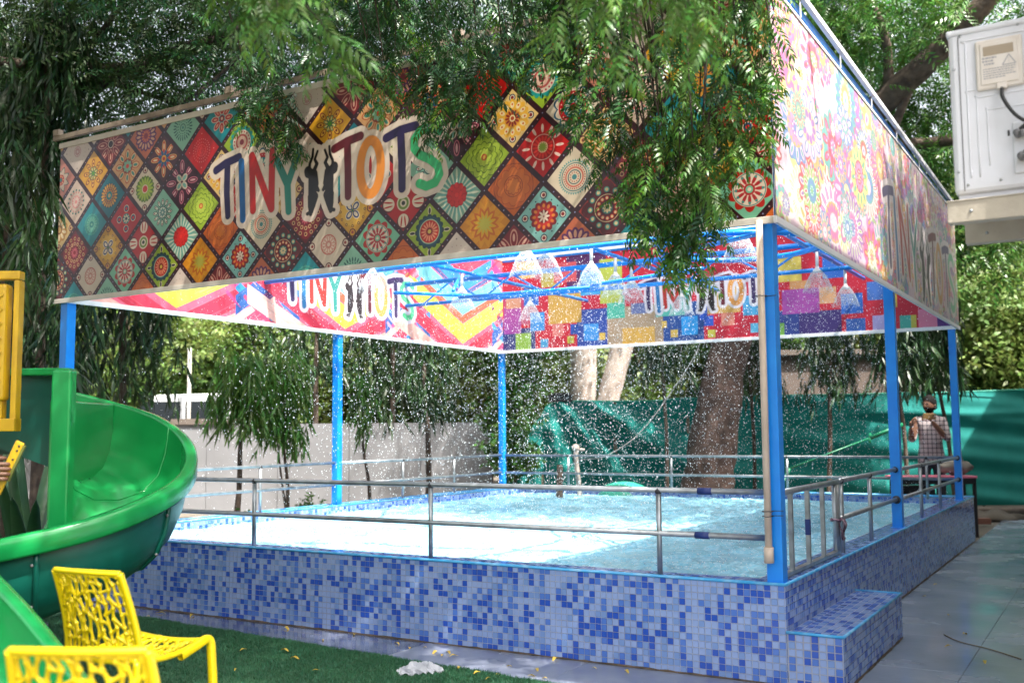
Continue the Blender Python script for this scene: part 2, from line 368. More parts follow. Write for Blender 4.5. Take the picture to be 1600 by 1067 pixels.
# ------------------------------------------------------------------ water
def water_mat():
    m = bpy.data.materials.new('pool_water'); m.use_nodes = True; t_ = m.node_tree; N = t_.nodes; L = t_.links; b = N['Principled BSDF']
    tc = N.new('ShaderNodeTexCoord')
    n = N.new('ShaderNodeTexNoise'); n.inputs['Scale'].default_value = 1.1; n.inputs['Detail'].default_value = 8; n.inputs['Roughness'].default_value = .65; L.new(tc.outputs['Object'], n.inputs['Vector'])
    r_ = N.new('ShaderNodeValToRGB'); r_.color_ramp.elements[0].color = (.12, .40, .56, 1); r_.color_ramp.elements[1].color = (.22, .53, .67, 1); r_.color_ramp.elements[0].position = .36; r_.color_ramp.elements[1].position = .66
    L.new(n.outputs['Fac'], r_.inputs[0])
    v = N.new('ShaderNodeTexNoise'); v.inputs['Scale'].default_value = 34; v.inputs['Detail'].default_value = 4; v.inputs['Roughness'].default_value = .7; L.new(tc.outputs['Object'], v.inputs['Vector'])
    fr = N.new('ShaderNodeMapRange'); fr.inputs['From Min'].default_value = .40; fr.inputs['From Max'].default_value = .72; fr.clamp = True; L.new(v.outputs['Fac'], fr.inputs['Value'])
    mx = N.new('ShaderNodeMix'); mx.data_type = 'RGBA'; mx.inputs['B'].default_value = (.46, .66, .74, 1); L.new(fr.outputs['Result'], mx.inputs['Factor']); L.new(r_.outputs[0], mx.inputs['A']); L.new(mx.outputs['Result'], b.inputs['Base Color'])
    b.inputs['Roughness'].default_value = .22; b.inputs['IOR'].default_value = 1.33
    bp = N.new('ShaderNodeBump'); bp.inputs['Strength'].default_value = .4; bp.inputs['Distance'].default_value = .006; L.new(v.outputs['Fac'], bp.inputs['Height']); L.new(bp.outputs['Normal'], b.inputs['Normal'])
    return m
nx, ny = 420, 420
X, Y = np.meshgrid(np.linspace(-PW+t-.02, -t+.02, nx), np.linspace(t-.02, PD-t+.02, ny), indexing='ij')
Z = np.full(X.shape, WZ)
for _ in range(28):
    a = RN.uniform(0, 2*PI); k = RN.uniform(7, 60); Z += .045/k*RN.uniform(.4, 1)*np.sin(k*(X*math.cos(a)+Y*math.sin(a))+RN.uniform(0, 6.3))*.45
for _ in range(1500):
    cx_, cy_ = RN.uniform(-PW+t, -t), RN.uniform(t, PD-t); R_ = RN.uniform(.03, .11)
    i0 = np.searchsorted(X[:, 0], cx_-R_*2); i1 = np.searchsorted(X[:, 0], cx_+R_*2); j0 = np.searchsorted(Y[0], cy_-R_*2); j1 = np.searchsorted(Y[0], cy_+R_*2)
    d = np.hypot(X[i0:i1, j0:j1]-cx_, Y[i0:i1, j0:j1]-cy_); Z[i0:i1, j0:j1] += .011*np.exp(-((d-R_)/.016)**2)*RN.uniform(.4, 1.3)
V = np.stack([X, Y, Z], -1).reshape(-1, 3); I = (np.arange(nx-1)[:, None]*ny+np.arange(ny-1)[None]).ravel()
T = np.concatenate([np.stack([I, I+ny, I+ny+1], 1), np.stack([I, I+ny+1, I+1], 1)])
tag(link('pool_water', np_mesh('pool_water', V, T, water_mat(), smooth=True)), kind='structure')
# drops in the air: thin showers under every head and fine spray
HEADS = [(-2.80, 2.2), (-2.72, 2.42), (-2.67, 3.2), (-2.75, 3.9), (-2.80, 4.4), (-.95, 4.7), (-1.0, 2.5), (-4.55, 2.3), (-4.6, 3.9), (-4.6, 5.4), (-2.8, 5.8), (-1.0, 6.1)]
oc = np.array([(1,0,0),(-1,0,0),(0,1,0),(0,-1,0),(0,0,1),(0,0,-1)], float); oT = np.array([(0,2,4),(2,1,4),(1,3,4),(3,0,4),(2,0,5),(1,2,5),(3,1,5),(0,3,5)])
pos = []; rad = []; st = []
HZ = 2.84
for hx, hy in HEADS:
    n = 900                                            # falling curtain below the head
    a = RN.uniform(0, 2*PI, n); v0 = RN.uniform(.05, 1.15, n); tt = np.sqrt(RN.uniform(0, 1, n))*.62
    z = HZ-.05-4.9*tt*tt*1.0-.35*tt; pos.append(np.stack([hx+np.cos(a)*v0*tt*1.5, hy+np.sin(a)*v0*tt*1.5, z], 1)); rad.append(RN.uniform(.0018, .0046, n)); st.append(RN.uniform(1, 1.7, n))
    n = 3200                                           # the bell of water leaving the head
    a = RN.uniform(0, 2*PI, n); f = RN.uniform(.0, 1, n); rr = .02+.125*f**.75; z = HZ+.02-.22*f**1.25 + RN.normal(0, .006, n)
    pos.append(np.stack([hx+np.cos(a)*rr, hy+np.sin(a)*rr, z], 1)); rad.append(RN.uniform(.0008, .0024, n)); st.append(RN.uniform(1, 2.6, n))
n = 26000
pos.append(np.stack([RN.uniform(-PW+.2, -.15, n), RN.uniform(.15, PD-.2, n), .45+2.5*RN.power(1.5, n)], 1)); rad.append(.0011+.0034*RN.power(.45, n)); st.append(RN.uniform(1, 2.4, n))
n = 9000                                               # splash just above the surface
pos.append(np.stack([RN.uniform(-PW+.25, -.25, n), RN.uniform(.3, PD-.25, n), WZ+.01+RN.exponential(.05, n)], 1)); rad.append(RN.uniform(.0012, .0038, n)); st.append(np.ones(n))
pos = np.concatenate(pos); rad = np.concatenate(rad); st = np.concatenate(st)
ok = (pos[:, 2] > WZ+.005) & (pos[:, 0] > -PW+.05) & (pos[:, 0] < -.05) & (pos[:, 1] > .08) & (pos[:, 1] < PD-.05); pos, rad, st = pos[ok], rad[ok], st[ok]
rot = np.zeros((len(pos), 3, 3)); rot[:, 0, 0] = 1; rot[:, 1, 1] = 1; rot[:, 2, 2] = st
V, T = scatter(oc, oT, pos, rot, rad)
tag(link('falling_water', np_mesh('falling_water', V, T, M['drop'], smooth=True)), 'white droplets raining from the overhead showers onto the pool', 'water spray', kind='stuff')

# ------------------------------------------------------------------ frame of posts and beams
FL, FD = -6.01, 7.06; ZB, ZT = 2.41, 3.79
fr = empty('steel_frame', (-3, 3.5, H), 'bright blue steel post frame standing on the rim of the tiled pool', 'frame'); finv = Vector((3, -3.5, -H))
def fobj(mb, name, m, **k):
    o = mb.obj(name, m, fr, **k); o.location = finv; return o
for px, py, wd in ((-.055, .06, .085), (-.06, 3.445, .08), (-.06, 7.03, .075), (FL, .06, .085), (FL, 3.49, .08), (FL, 7.03, .075), (-3.0, 7.1, .0)):
    if wd == 0: continue
    mb = MB(); mb.b2((px-wd/2, py-wd/2, H), (px+wd/2, py+wd/2, ZT-.03)); mb.b2((px-wd/2-.015, py-wd/2-.015, H), (px+wd/2+.015, py+wd/2+.015, H+.006))
    p = fobj(mb, 'post', M['blue_paint'], bevel=.004)
# drain pipe strapped to the near post
mb = MB(); mb.tube([(-.075, -.012, H+.13), (-.075, -.012, 2.43)], .019, 12); mb.tube([(-.075, -.012, H+.11), (-.075, -.012, H+.19)], .026, 12)
fobj(mb, 'drain_pipe', M['cream_pipe'], smooth=True)
mb = MB()
for z in (.86, .885, 2.02): mb.tube([(-.075+.0+.028*math.cos(a), -.012+.03*math.sin(a), z+random.uniform(-.002, .002)) for a in [k*PI/6 for k in range(13)]], .0022, 5, cap=False); mb.tube([(-.1, .016, z), (-.0, .016, z+.003)], .002, 5)
fobj(mb, 'wire_tie', M['weld'])
def beam(a, b, r_, name='beam'):
    return fobj(MB().tube([a, b], r_, 8), name, M['blue_paint'], smooth=True)
for z in (ZT-.06,):
    for a, b in (((FL, .06), (-.06, .06)), ((FL, 7.0), (-.06, 7.0)), ((FL, .06), (FL, 7.0)), ((-.06, .06), (-.06, 7.0))):
        fobj(MB().bar((a[0], a[1], z), (b[0], b[1], z), .045, .045), 'beam', M['blue_paint'], bevel=.003)
for y in (2.3, 4.7):
    beam((FL, y, 3.12), (-.06, y, 3.12), .028); beam((FL, y, 2.86), (-.06, y, 2.86), .022)
    for k in range(6):
        x = -5.7+k*.85; beam((x, y, 2.86), (x+.42, y, 3.12), .012, 'brace'); beam((x+.42, y, 3.12), (x+.85, y, 2.86), .012, 'brace')
for x in (-4.6, -2.76, -.98): beam((x, .12, 3.06), (x, 6.95, 3.06), .022, 'water_pipe')
# looped pipe near the right corner and loose braces
ring = [(-.98+.62*math.cos(a), 2.4+.62*math.sin(a), 2.74) for a in [k*PI/14 for k in range(29)]]
fobj(MB().tube(ring, .022, 10, cap=False), 'ring_pipe', M['blue_paint'], smooth=True)
for a, b in (((-.08, .9, 2.5), (-.9, 1.8, 3.05)), ((-.08, 1.1, 2.62), (-1.55, 2.4, 2.74)), ((-.3, 2.4, 2.74), (-.08, 3.3, 2.6)), ((-2.6, 3.0, 2.62), (-4.3, 3.4, 2.7)), ((-3.9, 2.7, 2.66), (-4.3, 3.4, 2.9)), ((-5.0, 3.2, 2.78), (-4.3, 3.6, 2.74)), ((-1.5, 3.0, 2.7), (-3.2, 3.3, 2.66))): beam(a, b, .018, 'brace')
# showers
for i, (hx, hy) in enumerate(HEADS):
    where = ['first from the front on the middle pipe', 'second from the front on the middle pipe', 'third from the front on the middle pipe', 'fourth from the front on the middle pipe', 'fifth on the middle pipe beside the hanging leaves', 'behind the looped blue pipe at right', 'inside the looped blue pipe', 'at the front of the left pipe', 'halfway along the left pipe', 'at the back of the left pipe', 'at the back of the middle pipe', 'at the back of the right pipe'][i]
    s_ = empty('overhead_shower', (hx, hy, 3.04), 'white shower pipe and head spraying water, ' + where, 'shower', 'showers hanging over the pool')
    MB().tube([(0, 0, 0), (0, 0, -.15)], .016, 10).obj('drop_pipe', M['white_plastic'], s_, smooth=True)
    MB().tube([(0, 0, -.145), (0, 0, -.16), (0, 0, -.185), (0, 0, -.20)], [.017, .02, .045, .047], 14).obj('shower_head', M['white_plastic'], s_, smooth=True)
# thin bells of water round the heads, broken up by noise
wm = bpy.data.materials.new('water_sheet'); wm.use_nodes = True; t_ = wm.node_tree; N = t_.nodes; L = t_.links; b = N['Principled BSDF']; b.inputs['Base Color'].default_value = (.85, .9, .94, 1); b.inputs['Roughness'].default_value = .2
tc = N.new('ShaderNodeTexCoord'); mp = N.new('ShaderNodeMapping'); mp.inputs['Scale'].default_value = (30, 30, 9); n_ = N.new('ShaderNodeTexNoise'); n_.inputs['Scale'].default_value = 1.6; n_.inputs['Detail'].default_value = 4; L.new(tc.outputs['Object'], mp.inputs[0]); L.new(mp.outputs[0], n_.inputs['Vector'])
mr = N.new('ShaderNodeMapRange'); mr.inputs['From Min'].default_value = .46; mr.inputs['From Max'].default_value = .66; mr.inputs['To Min'].default_value = 0; mr.inputs['To Max'].default_value = .30; L.new(n_.outputs['Fac'], mr.inputs['Value']); L.new(mr.outputs['Result'], b.inputs['Alpha'])
mb = MB()
for hx, hy in HEADS:
    mb.grid(lambda u, v: Vector((hx+(.02+.10*u**.75)*math.cos(2*PI*v), hy+(.02+.10*u**.75)*math.sin(2*PI*v), HZ+.02-.19*u**1.25)), 10, 24)
tag(mb.obj('water_bells', wm, smooth=True), 'thin white bells of water spreading under the shower heads', 'water spray', kind='stuff')
# ------------------------------------------------------------------ printed banners
def hexc(h): return np.array([int(h[i:i+2], 16)/255 for i in (0, 2, 4)])
class Canvas:
    """flat print painted in metres: u to the right, v up"""
    def __init__(s, u0, u1, v0, v1, ppm, bgc):
        s.u0, s.v0, s.ppm = u0, v0, ppm; s.w = int((u1-u0)*ppm); s.h = int((v1-v0)*ppm)
        s.img = np.empty((s.h, s.w, 3), np.float32); s.img[:] = hexc(bgc)
    def win(s, a, b, c, d):
        i0 = max(0, int((a-s.u0)*s.ppm)); i1 = min(s.w, int((b-s.u0)*s.ppm)+2); j0 = max(0, int((c-s.v0)*s.ppm)); j1 = min(s.h, int((d-s.v0)*s.ppm)+2)
        if i1 <= i0 or j1 <= j0: return None
        U = s.u0+(np.arange(i0, i1)+.5)/s.ppm; V_ = s.v0+(np.arange(j0, j1)+.5)/s.ppm
        U, V_ = np.meshgrid(U, V_); return U, V_, s.img[j0:j1, i0:i1]
    def put(s, view, sd, col, al=1.):
        k = np.clip(.5-sd*s.ppm, 0, 1)[..., None]*al; view += (col-view)*k
    def capsules(s, segs, col, grow=0., al=1.):
        """segs: list of (u, v, r) polylines"""
        pts = [p for q in segs for p in q]; m = max(p[2] for p in pts)+grow+.01
        W = s.win(min(p[0] for p in pts)-m, max(p[0] for p in pts)+m, min(p[1] for p in pts)-m, max(p[1] for p in pts)+m)
        if W is None: return
        U, V_, im = W; sd = np.full(U.shape, 9.)
        for q in segs:
            for (ax, ay, ar), (bx, by, br) in zip(q[:-1], q[1:]):
                dx, dy = bx-ax, by-ay; t_ = np.clip(((U-ax)*dx+(V_-ay)*dy)/(dx*dx+dy*dy+1e-12), 0, 1)
                sd = np.minimum(sd, np.hypot(U-ax-t_*dx, V_-ay-t_*dy)-(ar+(br-ar)*t_))
        s.put(im, sd-grow, hexc(col), al)
    def poly(s, P, col, al=1.):
        P = np.array(P); W = s.win(P[:, 0].min()-.01, P[:, 0].max()+.01, P[:, 1].min()-.01, P[:, 1].max()+.01)
        if W is None: return
        U, V_, im = W; ins = np.zeros(U.shape, bool); sd = np.full(U.shape, 9.)
        for a, b in zip(P, np.roll(P, -1, 0)):
            dx, dy = b-a; t_ = np.clip(((U-a[0])*dx+(V_-a[1])*dy)/(dx*dx+dy*dy+1e-12), 0, 1); sd = np.minimum(sd, np.hypot(U-a[0]-t_*dx, V_-a[1]-t_*dy))
            c = ((a[1] > V_) != (b[1] > V_)) & (U < dx*(V_-a[1])/(dy+1e-12)+a[0]); ins ^= c
        s.put(im, np.where(ins, -sd, sd), hexc(col), al)
    def rect(s, a, c, b, d, col, al=1.):
        a, b = min(a, b), max(a, b); c, d = min(c, d), max(c, d)
        W = s.win(a, b, c, d)
        if W is None: return
        U, V_, im = W; s.put(im, np.maximum(np.maximum(a-U, U-b), np.maximum(c-V_, V_-d)), hexc(col), al)
    def flower(s, cu, cv, R, layers, su=1., clip=None, ph=0.):
        W = s.win(cu-R*su*1.25, cu+R*su*1.25, cv-R*1.25, cv+R*1.25)
        if W is None: return
        U, V_, im = W; x = (U-cu)/(R*su); y = (V_-cv)/R; rr = np.hypot(x, y); th_ = np.arctan2(y, x)+ph; src = im if clip is None else im.copy()
        px = 1/(R*s.ppm)
        for Ly in layers:
            k = Ly[0]; col = hexc(Ly[-1])
            if k == 'disk': sd = rr-Ly[1]
            elif k == 'ring': sd = np.abs(rr-(Ly[1]+Ly[2])/2)-(Ly[2]-Ly[1])/2
            elif k == 'scal': sd = rr-Ly[1]*(1+Ly[3]*(np.abs(np.cos(th_*Ly[2]/2))-.6))
            elif k == 'star': sd = rr-Ly[1]*(1-Ly[3]*np.abs(((th_*Ly[2]/PI) % 2)-1))
            elif k == 'rays': sd = np.where((rr > Ly[1]) & (rr < Ly[2]), (np.cos(th_*Ly[3])-.1)*.1, 1)
            else:
                n = Ly[3] if k != 'dots' else Ly[2]; off = Ly[-2] if k == 'petp' else 0.
                wa = ((th_+off+PI/n) % (2*PI/n))-PI/n
                if k == 'dots': sd = np.hypot(rr*np.cos(wa)-Ly[1], rr*np.sin(wa))-Ly[3]
                else:
                    rc = (Ly[1]+Ly[2])/2; hl = (Ly[2]-Ly[1])/2; q = np.hypot((rr*np.cos(wa)-rc)/hl, rr*np.sin(wa)/Ly[4]); sd = (q-1)*Ly[4]
            kk = np.clip(.5-sd/px, 0, 1)[..., None]; src += (col-src)*kk
        if clip is not None:
            cm = np.clip(.5+(clip-(np.abs(U-cu)+np.abs(V_-cv)))*s.ppm*.7, 0, 1)[..., None]; im += (src-im)*cm
    def image(s, name):
        im = bpy.data.images.new(name, s.w, s.h); a = np.ones((s.h, s.w, 4), np.float32); a[..., :3] = np.clip(s.img, 0, 1)
        im.pixels.foreach_set(a.ravel()); im.update(); im.pack(); return im
def poly_arc(cx, cy, rx, ry, a0, a1, r_, n=14):
    return [(cx+rx*math.cos(a0+(a1-a0)*i/n), cy+ry*math.sin(a0+(a1-a0)*i/n), r_) for i in range(n+1)]
def lettering(cv, fu, fv, sc=1., halo='F1E9DF', ralph=1.):
    """TINY (two dancers) TOTS, coordinates of the front sign; fu, fv map them on to this sheet"""
    w_ = .030
    def m(q): return [(fu(a), fv(b), r_*sc) for a, b, r_ in q]
    G = []
    G.append(('231A4C', [m([(-4.22, 3.285, w_), (-4.12, 3.325, w_), (-3.98, 3.352, w_)]), m([(-4.10, 3.32, w_), (-4.105, 3.1, w_), (-4.09, 2.925, w_*.9)])]))
    G.append(('1566A8', [m([(-3.955, 3.31, w_), (-3.93, 2.88, w_*.95)])]))
    G.append(('B5221C', [m([(-3.825, 2.935, w_), (-3.845, 3.34, w_), (-3.64, 2.925, w_), (-3.635, 3.345, w_)])]))
    G.append(('1E8478', [m([(-3.585, 3.26, w_), (-3.485, 3.08, w_), (-3.37, 3.325, w_*.8)]), m([(-3.485, 3.08, w_), (-3.475, 2.885, w_*.9)])]))
    d = '1A1416'; b1 = -3.27
    def dancer(o, fl):
        k = fl
        return [m([(o+.0*k, 3.12, .040), (o+.005*k, 3.05, .046), (o-.005*k, 2.985, .036), (o+.0*k, 2.96, .043)]),
                m([(o-.04*k, 3.135, .036), (o-.045*k, 3.15, .034)]), m([(o-.01*k, 3.10, .03), (o-.03*k, 3.14, .03)]),
                m([(o+.0*k, 3.13, .018), (o+.035*k, 3.19, .013), (o+.015*k, 3.225, .010), (o+.04*k, 3.28, .008)]),
                m([(o-.035*k, 3.15, .014), (o-.03*k, 3.20, .010), (o-.005*k, 3.245, .010), (o-.0*k, 3.30, .008)]),
                m([(o+.012*k, 2.96, .036), (o+.0*k, 2.90, .024), (o-.012*k, 2.855, .015), (o-.05*k, 2.845, .012)]),
                m([(o-.012*k, 2.96, .034), (o-.022*k, 2.90, .022), (o-.02*k, 2.84, .014)]),
                m([(o+.02*k, 3.04, .02), (o+.05*k, 3.0, .012)])]
    G.append((d, dancer(-3.25, 1)+dancer(-3.105, -1)))
    G.append(('5A1420', [m([(-3.06, 3.275, w_), (-2.95, 3.31, w_), (-2.83, 3.33, w_)]), m([(-2.945, 3.30, w_), (-2.935, 3.1, w_), (-2.93, 2.925, w_*.95)])]))
    G.append(('E2963F', [m(poly_arc(-2.738, 3.10, .088, .185, 0, 2*PI, .034, 30))]))
    G.append(('2A1A4E', [m([(-2.605, 3.28, w_), (-2.49, 3.315, w_), (-2.365, 3.325, w_)]), m([(-2.485, 3.31, w_), (-2.475, 3.1, w_), (-2.475, 2.92, w_*.95)])]))
    G.append(('3FBF7F', [m([(-2.175, 3.262, w_), (-2.24, 3.30, w_), (-2.33, 3.285, w_), (-2.375, 3.235, w_), (-2.375, 3.175, w_), (-2.33, 3.125, w_), (-2.25, 3.085, w_), (-2.19, 3.035, w_), (-2.175, 2.975, w_), (-2.21, 2.925, w_), (-2.28, 2.91, w_), (-2.335, 2.935, w_)])]))
    for c, sg in G: cv.capsules(sg, halo, .042*sc, .96)
    for c, sg in G: cv.capsules(sg, 'BDB2A6', .006*sc, .5)
    for c, sg in G: cv.capsules(sg, c)
# --- front: mandala diamonds
KD = {
 'whitepink': ('D8CFC0', [('ring',.36,.40,'B5615A'),('petp',.12,.36,12,.07,0,'C98A80'),('petp',.15,.33,12,.045,0,'E6D6C8'),('disk',.12,'C2837B'),('disk',.08,'E6D6C8')], 1),
 'mint2': ('7FC0A4', [('scal',.64,10,.25,'A72A22'),('disk',.54,'E6DCCB'),('ring',.49,.52,'57908A'),('petp',.18,.48,12,.05,0,'A8343A'),('dots',.42,12,.04,'3F9A96'),('disk',.18,'A8343A'),('disk',.12,'7FC0A4'),('disk',.06,'E6DCCB')], 0),
 'limered': ('8FA834', [('scal',.62,16,.12,'1F3A3C'),('disk',.54,'1F4A5A'),('disk',.46,'B8D0B0'),('disk',.42,'B02A20'),('petp',.14,.38,16,.035,0,'E6A080'),('disk',.14,'7A1C1C'),('disk',.08,'D8C060')], 2),
 'gold': ('C98A1E', [('star',.86,16,.3,'D79A28'),('star',.62,12,.3,'C46E1C'),('star',.5,12,.45,'DDB02E'),('star',.34,12,.5,'C9C45A')], 0),
 'mintred': ('8CC4C2', [('scal',.52,12,.16,'7A1416'),('petp',.12,.46,12,.085,0,'C0301F'),('petp',.30,.44,12,.05,0,'E0913A'),('disk',.22,'6E1418'),('petp',.02,.24,8,.04,0,'EADFCF')], 3),
 'mandala': ('8E2A20', [('scal',.86,8,.25,'4C1016'),('dots',.62,12,.10,'3F8E88'),('dots',.62,12,.06,'D9C9A0'),('ring',.44,.47,'D9C9A0'),('dots',.34,12,.075,'B8422C'),('dots',.34,12,.045,'E8D8B0'),('disk',.2,'3A7A78'),('petp',.03,.17,8,.04,0,'E8D8B0')], 2),
 'gold4': ('C59A38', [('scal',.60,12,.1,'D6B050'),('petp',.06,.44,4,.16,.78,'E8DEC8'),('petp',.06,.40,4,.12,.78,'23386E'),('petp',.10,.34,4,.07,.78,'E8DEC8'),('dots',.6,12,.055,'5A3A1E'),('dots',.6,12,.03,'E0C070'),('disk',.06,'3A6A50')], 1),
 'reddais': ('A81A18', [('petp',.42,1.0,4,.30,0,'5A1016'),('petp',.40,.92,4,.24,0,'E6DCCB'),('petp',.5,.9,4,.03,.12,'A81A18'),('petp',.5,.9,4,.03,-.12,'A81A18'),('disk',.30,'E2D8C8'),('disk',.24,'6E8A3A'),('disk',.15,'E2D8C8'),('disk',.08,'2A2A20')], 0),
 'mintsun': ('7EA89A', [('petp',.40,.98,24,.045,0,'D6E2D0'),('star',.86,16,.3,'6EA6A0'),('petp',.42,.92,24,.035,0,'D6E2D0'),('scal',.44,12,.12,'A01C1C'),('dots',.34,10,.09,'C22C26'),('dots',.18,7,.09,'C22C26'),('disk',.09,'D8352C')], 0),
 'orange': ('C0662A', [('ring',.78,.80,'7A3A1A'),('scal',.66,10,.2,'A4521E'),('scal',.63,10,.2,'C87232'),('ring',.36,.38,'7A3A1A'),('scal',.3,10,.25,'A4521E'),('scal',.26,10,.25,'CC7C38')], 0),
 'cream': ('E2DAC6', [('star',.62,40,.14,'6AA0A0'),('disk',.53,'E2DAC6'),('ring',.46,.49,'3A6A6E'),('dots',.40,30,.022,'A83A34'),('ring',.30,.35,'C86A5A'),('ring',.22,.25,'2A4A50'),('dots',.16,12,.02,'A83A34'),('disk',.09,'4A8A8E')], 0),
 'crims': ('5A0F1C', [('scal',.8,8,.2,'7A1622'),('dots',.66,14,.085,'D8BE8A'),('dots',.66,14,.05,'5A0F1C'),('dots',.42,12,.085,'D8BE8A'),('dots',.42,12,.045,'7A1622'),('star',.28,12,.4,'D06A78'),('disk',.09,'8A1A2A')], 0),
 'teal': ('1F8A96', [('scal',.5,16,.1,'4EA89E'),('ring',.40,.42,'1F6A78'),('petp',.12,.38,16,.035,0,'7CC0AE'),('disk',.14,'2A8A90'),('disk',.07,'8CCAB4')], 0),
 'redcross': ('A8181A', [('dots',.46,4,.17,'E2D6C0'),('dots',.46,4,.13,'1F4A70'),('dots',.46,4,.07,'C83028'),('disk',.30,'C83028'),('disk',.24,'1F7A80'),('petp',.05,.22,8,.04,0,'E2D6C0'),('disk',.07,'1F2A50')], 0),
 'mintdais': ('8CC2B0', [('petp',.30,.62,12,.09,0,'1F3038'),('petp',.34,.60,12,.065,0,'D8E4D6'),('dots',.52,12,.03,'8A2A3A'),('disk',.28,'2A4A50'),('disk',.24,'D8E4D6'),('petp',.05,.2,8,.04,0,'5A8A8A')], 0),
 'lime': ('9AB83E', [('scal',.74,12,.16,'4E6A1E'),('scal',.71,12,.16,'AAC650'),('scal',.54,12,.16,'4E6A1E'),('scal',.51,12,.16,'A6C24C'),('scal',.34,12,.16,'5A7A24'),('scal',.31,12,.16,'B4CC5A'),('disk',.12,'B8603A'),('disk',.07,'D8B060')], 0),
 'redsun': ('B41616', [('petp',.50,.82,12,.055,0,'F0D8D0'),('disk',.46,'D8A8A0'),('disk',.42,'9A1A1C'),('petp',.2,.40,16,.045,0,'D04038'),('disk',.2,'E4C0A0'),('star',.18,12,.4,'8AA04A')], 0),
 'goldf': ('D8C088', [('scal',.6,10,.16,'B88A3A'),('petp',.2,.54,10,.08,0,'F0E2BC'),('disk',.22,'8A5A2A'),('disk',.14,'E2C070')], 1),
 'tealgold': ('1A6E7C', [('disk',.56,'1A3A50'),('petp',.36,.56,20,.06,0,'D8A24A'),('disk',.36,'C98A3A'),('dots',.28,14,.035,'1F3A5A'),('disk',.2,'2A8A90'),('disk',.09,'E0C48A')], 0),
 'whitegreen': ('E4DCC8', [('scal',.58,20,.1,'5A7A1E'),('petp',.18,.54,16,.06,0,'A8C43E'),('disk',.20,'F0E8D0'),('disk',.15,'C83A1E')], 1),
 'darkpink': ('3A0F22', [('petp',.38,.98,8,.14,0,'D48A9A'),('petp',.42,.92,8,.10,0,'5A1430'),('petp',.5,.86,8,.05,0,'E6B8C0'),('petp',.05,.44,4,.15,.78,'D8CFC0'),('petp',.1,.38,4,.08,.78,'7AB0A8')], 0),
 'creamor': ('E2C88C', [('scal',.66,16,.16,'E6B84A'),('petp',.36,.60,12,.08,0,'F0E2B8'),('dots',.5,12,.035,'C0561E'),('disk',.32,'D89A3A'),('petp',.12,.30,12,.04,0,'8A2A1A'),('disk',.12,'F0E2B8'),('disk',.07,'B04A1E')], 3),
 'blue_c': ('D8D0C0', [('scal',.72,10,.2,'2A5A7A'),('scal',.66,10,.2,'E8DCCB'),('disk',.56,'B01C24'),('dots',.48,20,.03,'F0C0B8'),('disk',.38,'1F7A88'),('petp',.14,.36,10,.05,0,'D8E0D0'),('disk',.14,'B01C24')], 0),
 'palepink': ('D6C6BA', [('dots',.56,16,.05,'2F6A62'),('dots',.46,16,.035,'C86A70'),('disk',.30,'D89090'),('petp',.08,.28,12,.04,0,'E6D6CC')], 0),
 'yellow': ('D6A83A', [('petp',.28,.68,8,.11,0,'7A3A2A'),('petp',.32,.62,8,.08,0,'E2B858'),('dots',.46,8,.05,'7A3A2A'),('petp',.08,.34,8,.07,.39,'3A6A5A'),('petp',.12,.30,8,.04,.39,'E8D890'),('disk',.09,'5A9A3A')], 0),
 'cream2': ('D2A878', [('petp',.30,.80,8,.16,0,'B0562E'),('petp',.34,.75,8,.125,0,'E0C49A'),('petp',.40,.66,8,.06,0,'3F8A80'),('disk',.34,'8A3A2A'),('petp',.06,.30,8,.08,0,'8CC0A8'),('disk',.1,'D84A3A')], 0),
 'star': ('4A1A24', [('petp',.20,.84,8,.13,0,'E0BE7A'),('petp',.26,.78,8,.09,0,'C0402A'),('petp',.4,.7,8,.05,0,'F0E0B8'),('petp',.1,.4,8,.08,.39,'2A5A8A'),('disk',.16,'E0A83A'),('disk',.08,'B02A20')], 0),
 'red': ('B81414', [('dots',.50,26,.022,'F0A8A0'),('dots',.36,20,.02,'F0A8A0'),('ring',.23,.26,'E05A58'),('dots',.74,4,.03,'F0A8A0'),('petp',.05,.22,10,.03,0,'D03A38')], 0),
 'limeteal': ('94B23A', [('scal',.66,18,.14,'2A9A96'),('disk',.52,'E2D8C8'),('dots',.44,18,.035,'A83A4A'),('disk',.34,'B05A5A'),('disk',.26,'E6C8B8'),('disk',.12,'8A3A4A')], 0),
 'pinkstar': ('C88A7C', [('star',.66,8,.42,'2A5A5A'),('star',.60,8,.42,'D8C8B8'),('disk',.26,'B83A4A'),('dots',.18,8,.04,'E0C880'),('disk',.1,'3A7A78')], 0),
 'white': ('D8D0C8', [('dots',.56,18,.02,'B09AA0'),('ring',.22,.25,'B88A90'),('petp',.06,.20,10,.03,0,'B88A90'),('dots',.8,4,.03,'8A7A80')], 0),
 'dred': ('6E1620', [('petp',.24,.9,8,.16,0,'D0A090'),('petp',.3,.82,8,.115,0,'7A1620'),('petp',.45,.74,8,.05,0,'E0B8A8'),('disk',.2,'D8C8B8'),('disk',.15,'241018')], 0),
 'purp': ('B86A4A', [('scal',.66,16,.14,'5A2A5A'),('petp',.34,.62,16,.06,0,'D8A890'),('disk',.34,'6A2A6A'),('petp',.12,.3,12,.04,0,'D87A4A'),('disk',.12,'8A2A3A')], 0),
 'mint': ('8EC4B0', [('petp',.42,.6,24,.03,0,'2A5A5A'),('dots',.38,18,.03,'2A5A5A'),('dots',.28,14,.025,'2A5A5A'),('ring',.14,.17,'2A5A5A'),('disk',.06,'4A8A8A')], 0),
 'tealfl': ('1F8E9A', [('petp',.16,.64,8,.14,0,'E0C8B8'),('petp',.2,.58,8,.10,0,'B02A30'),('petp',.28,.5,8,.05,0,'E0A890'),('disk',.14,'8A1A24'),('disk',.07,'E0C8B8')], 0),
}
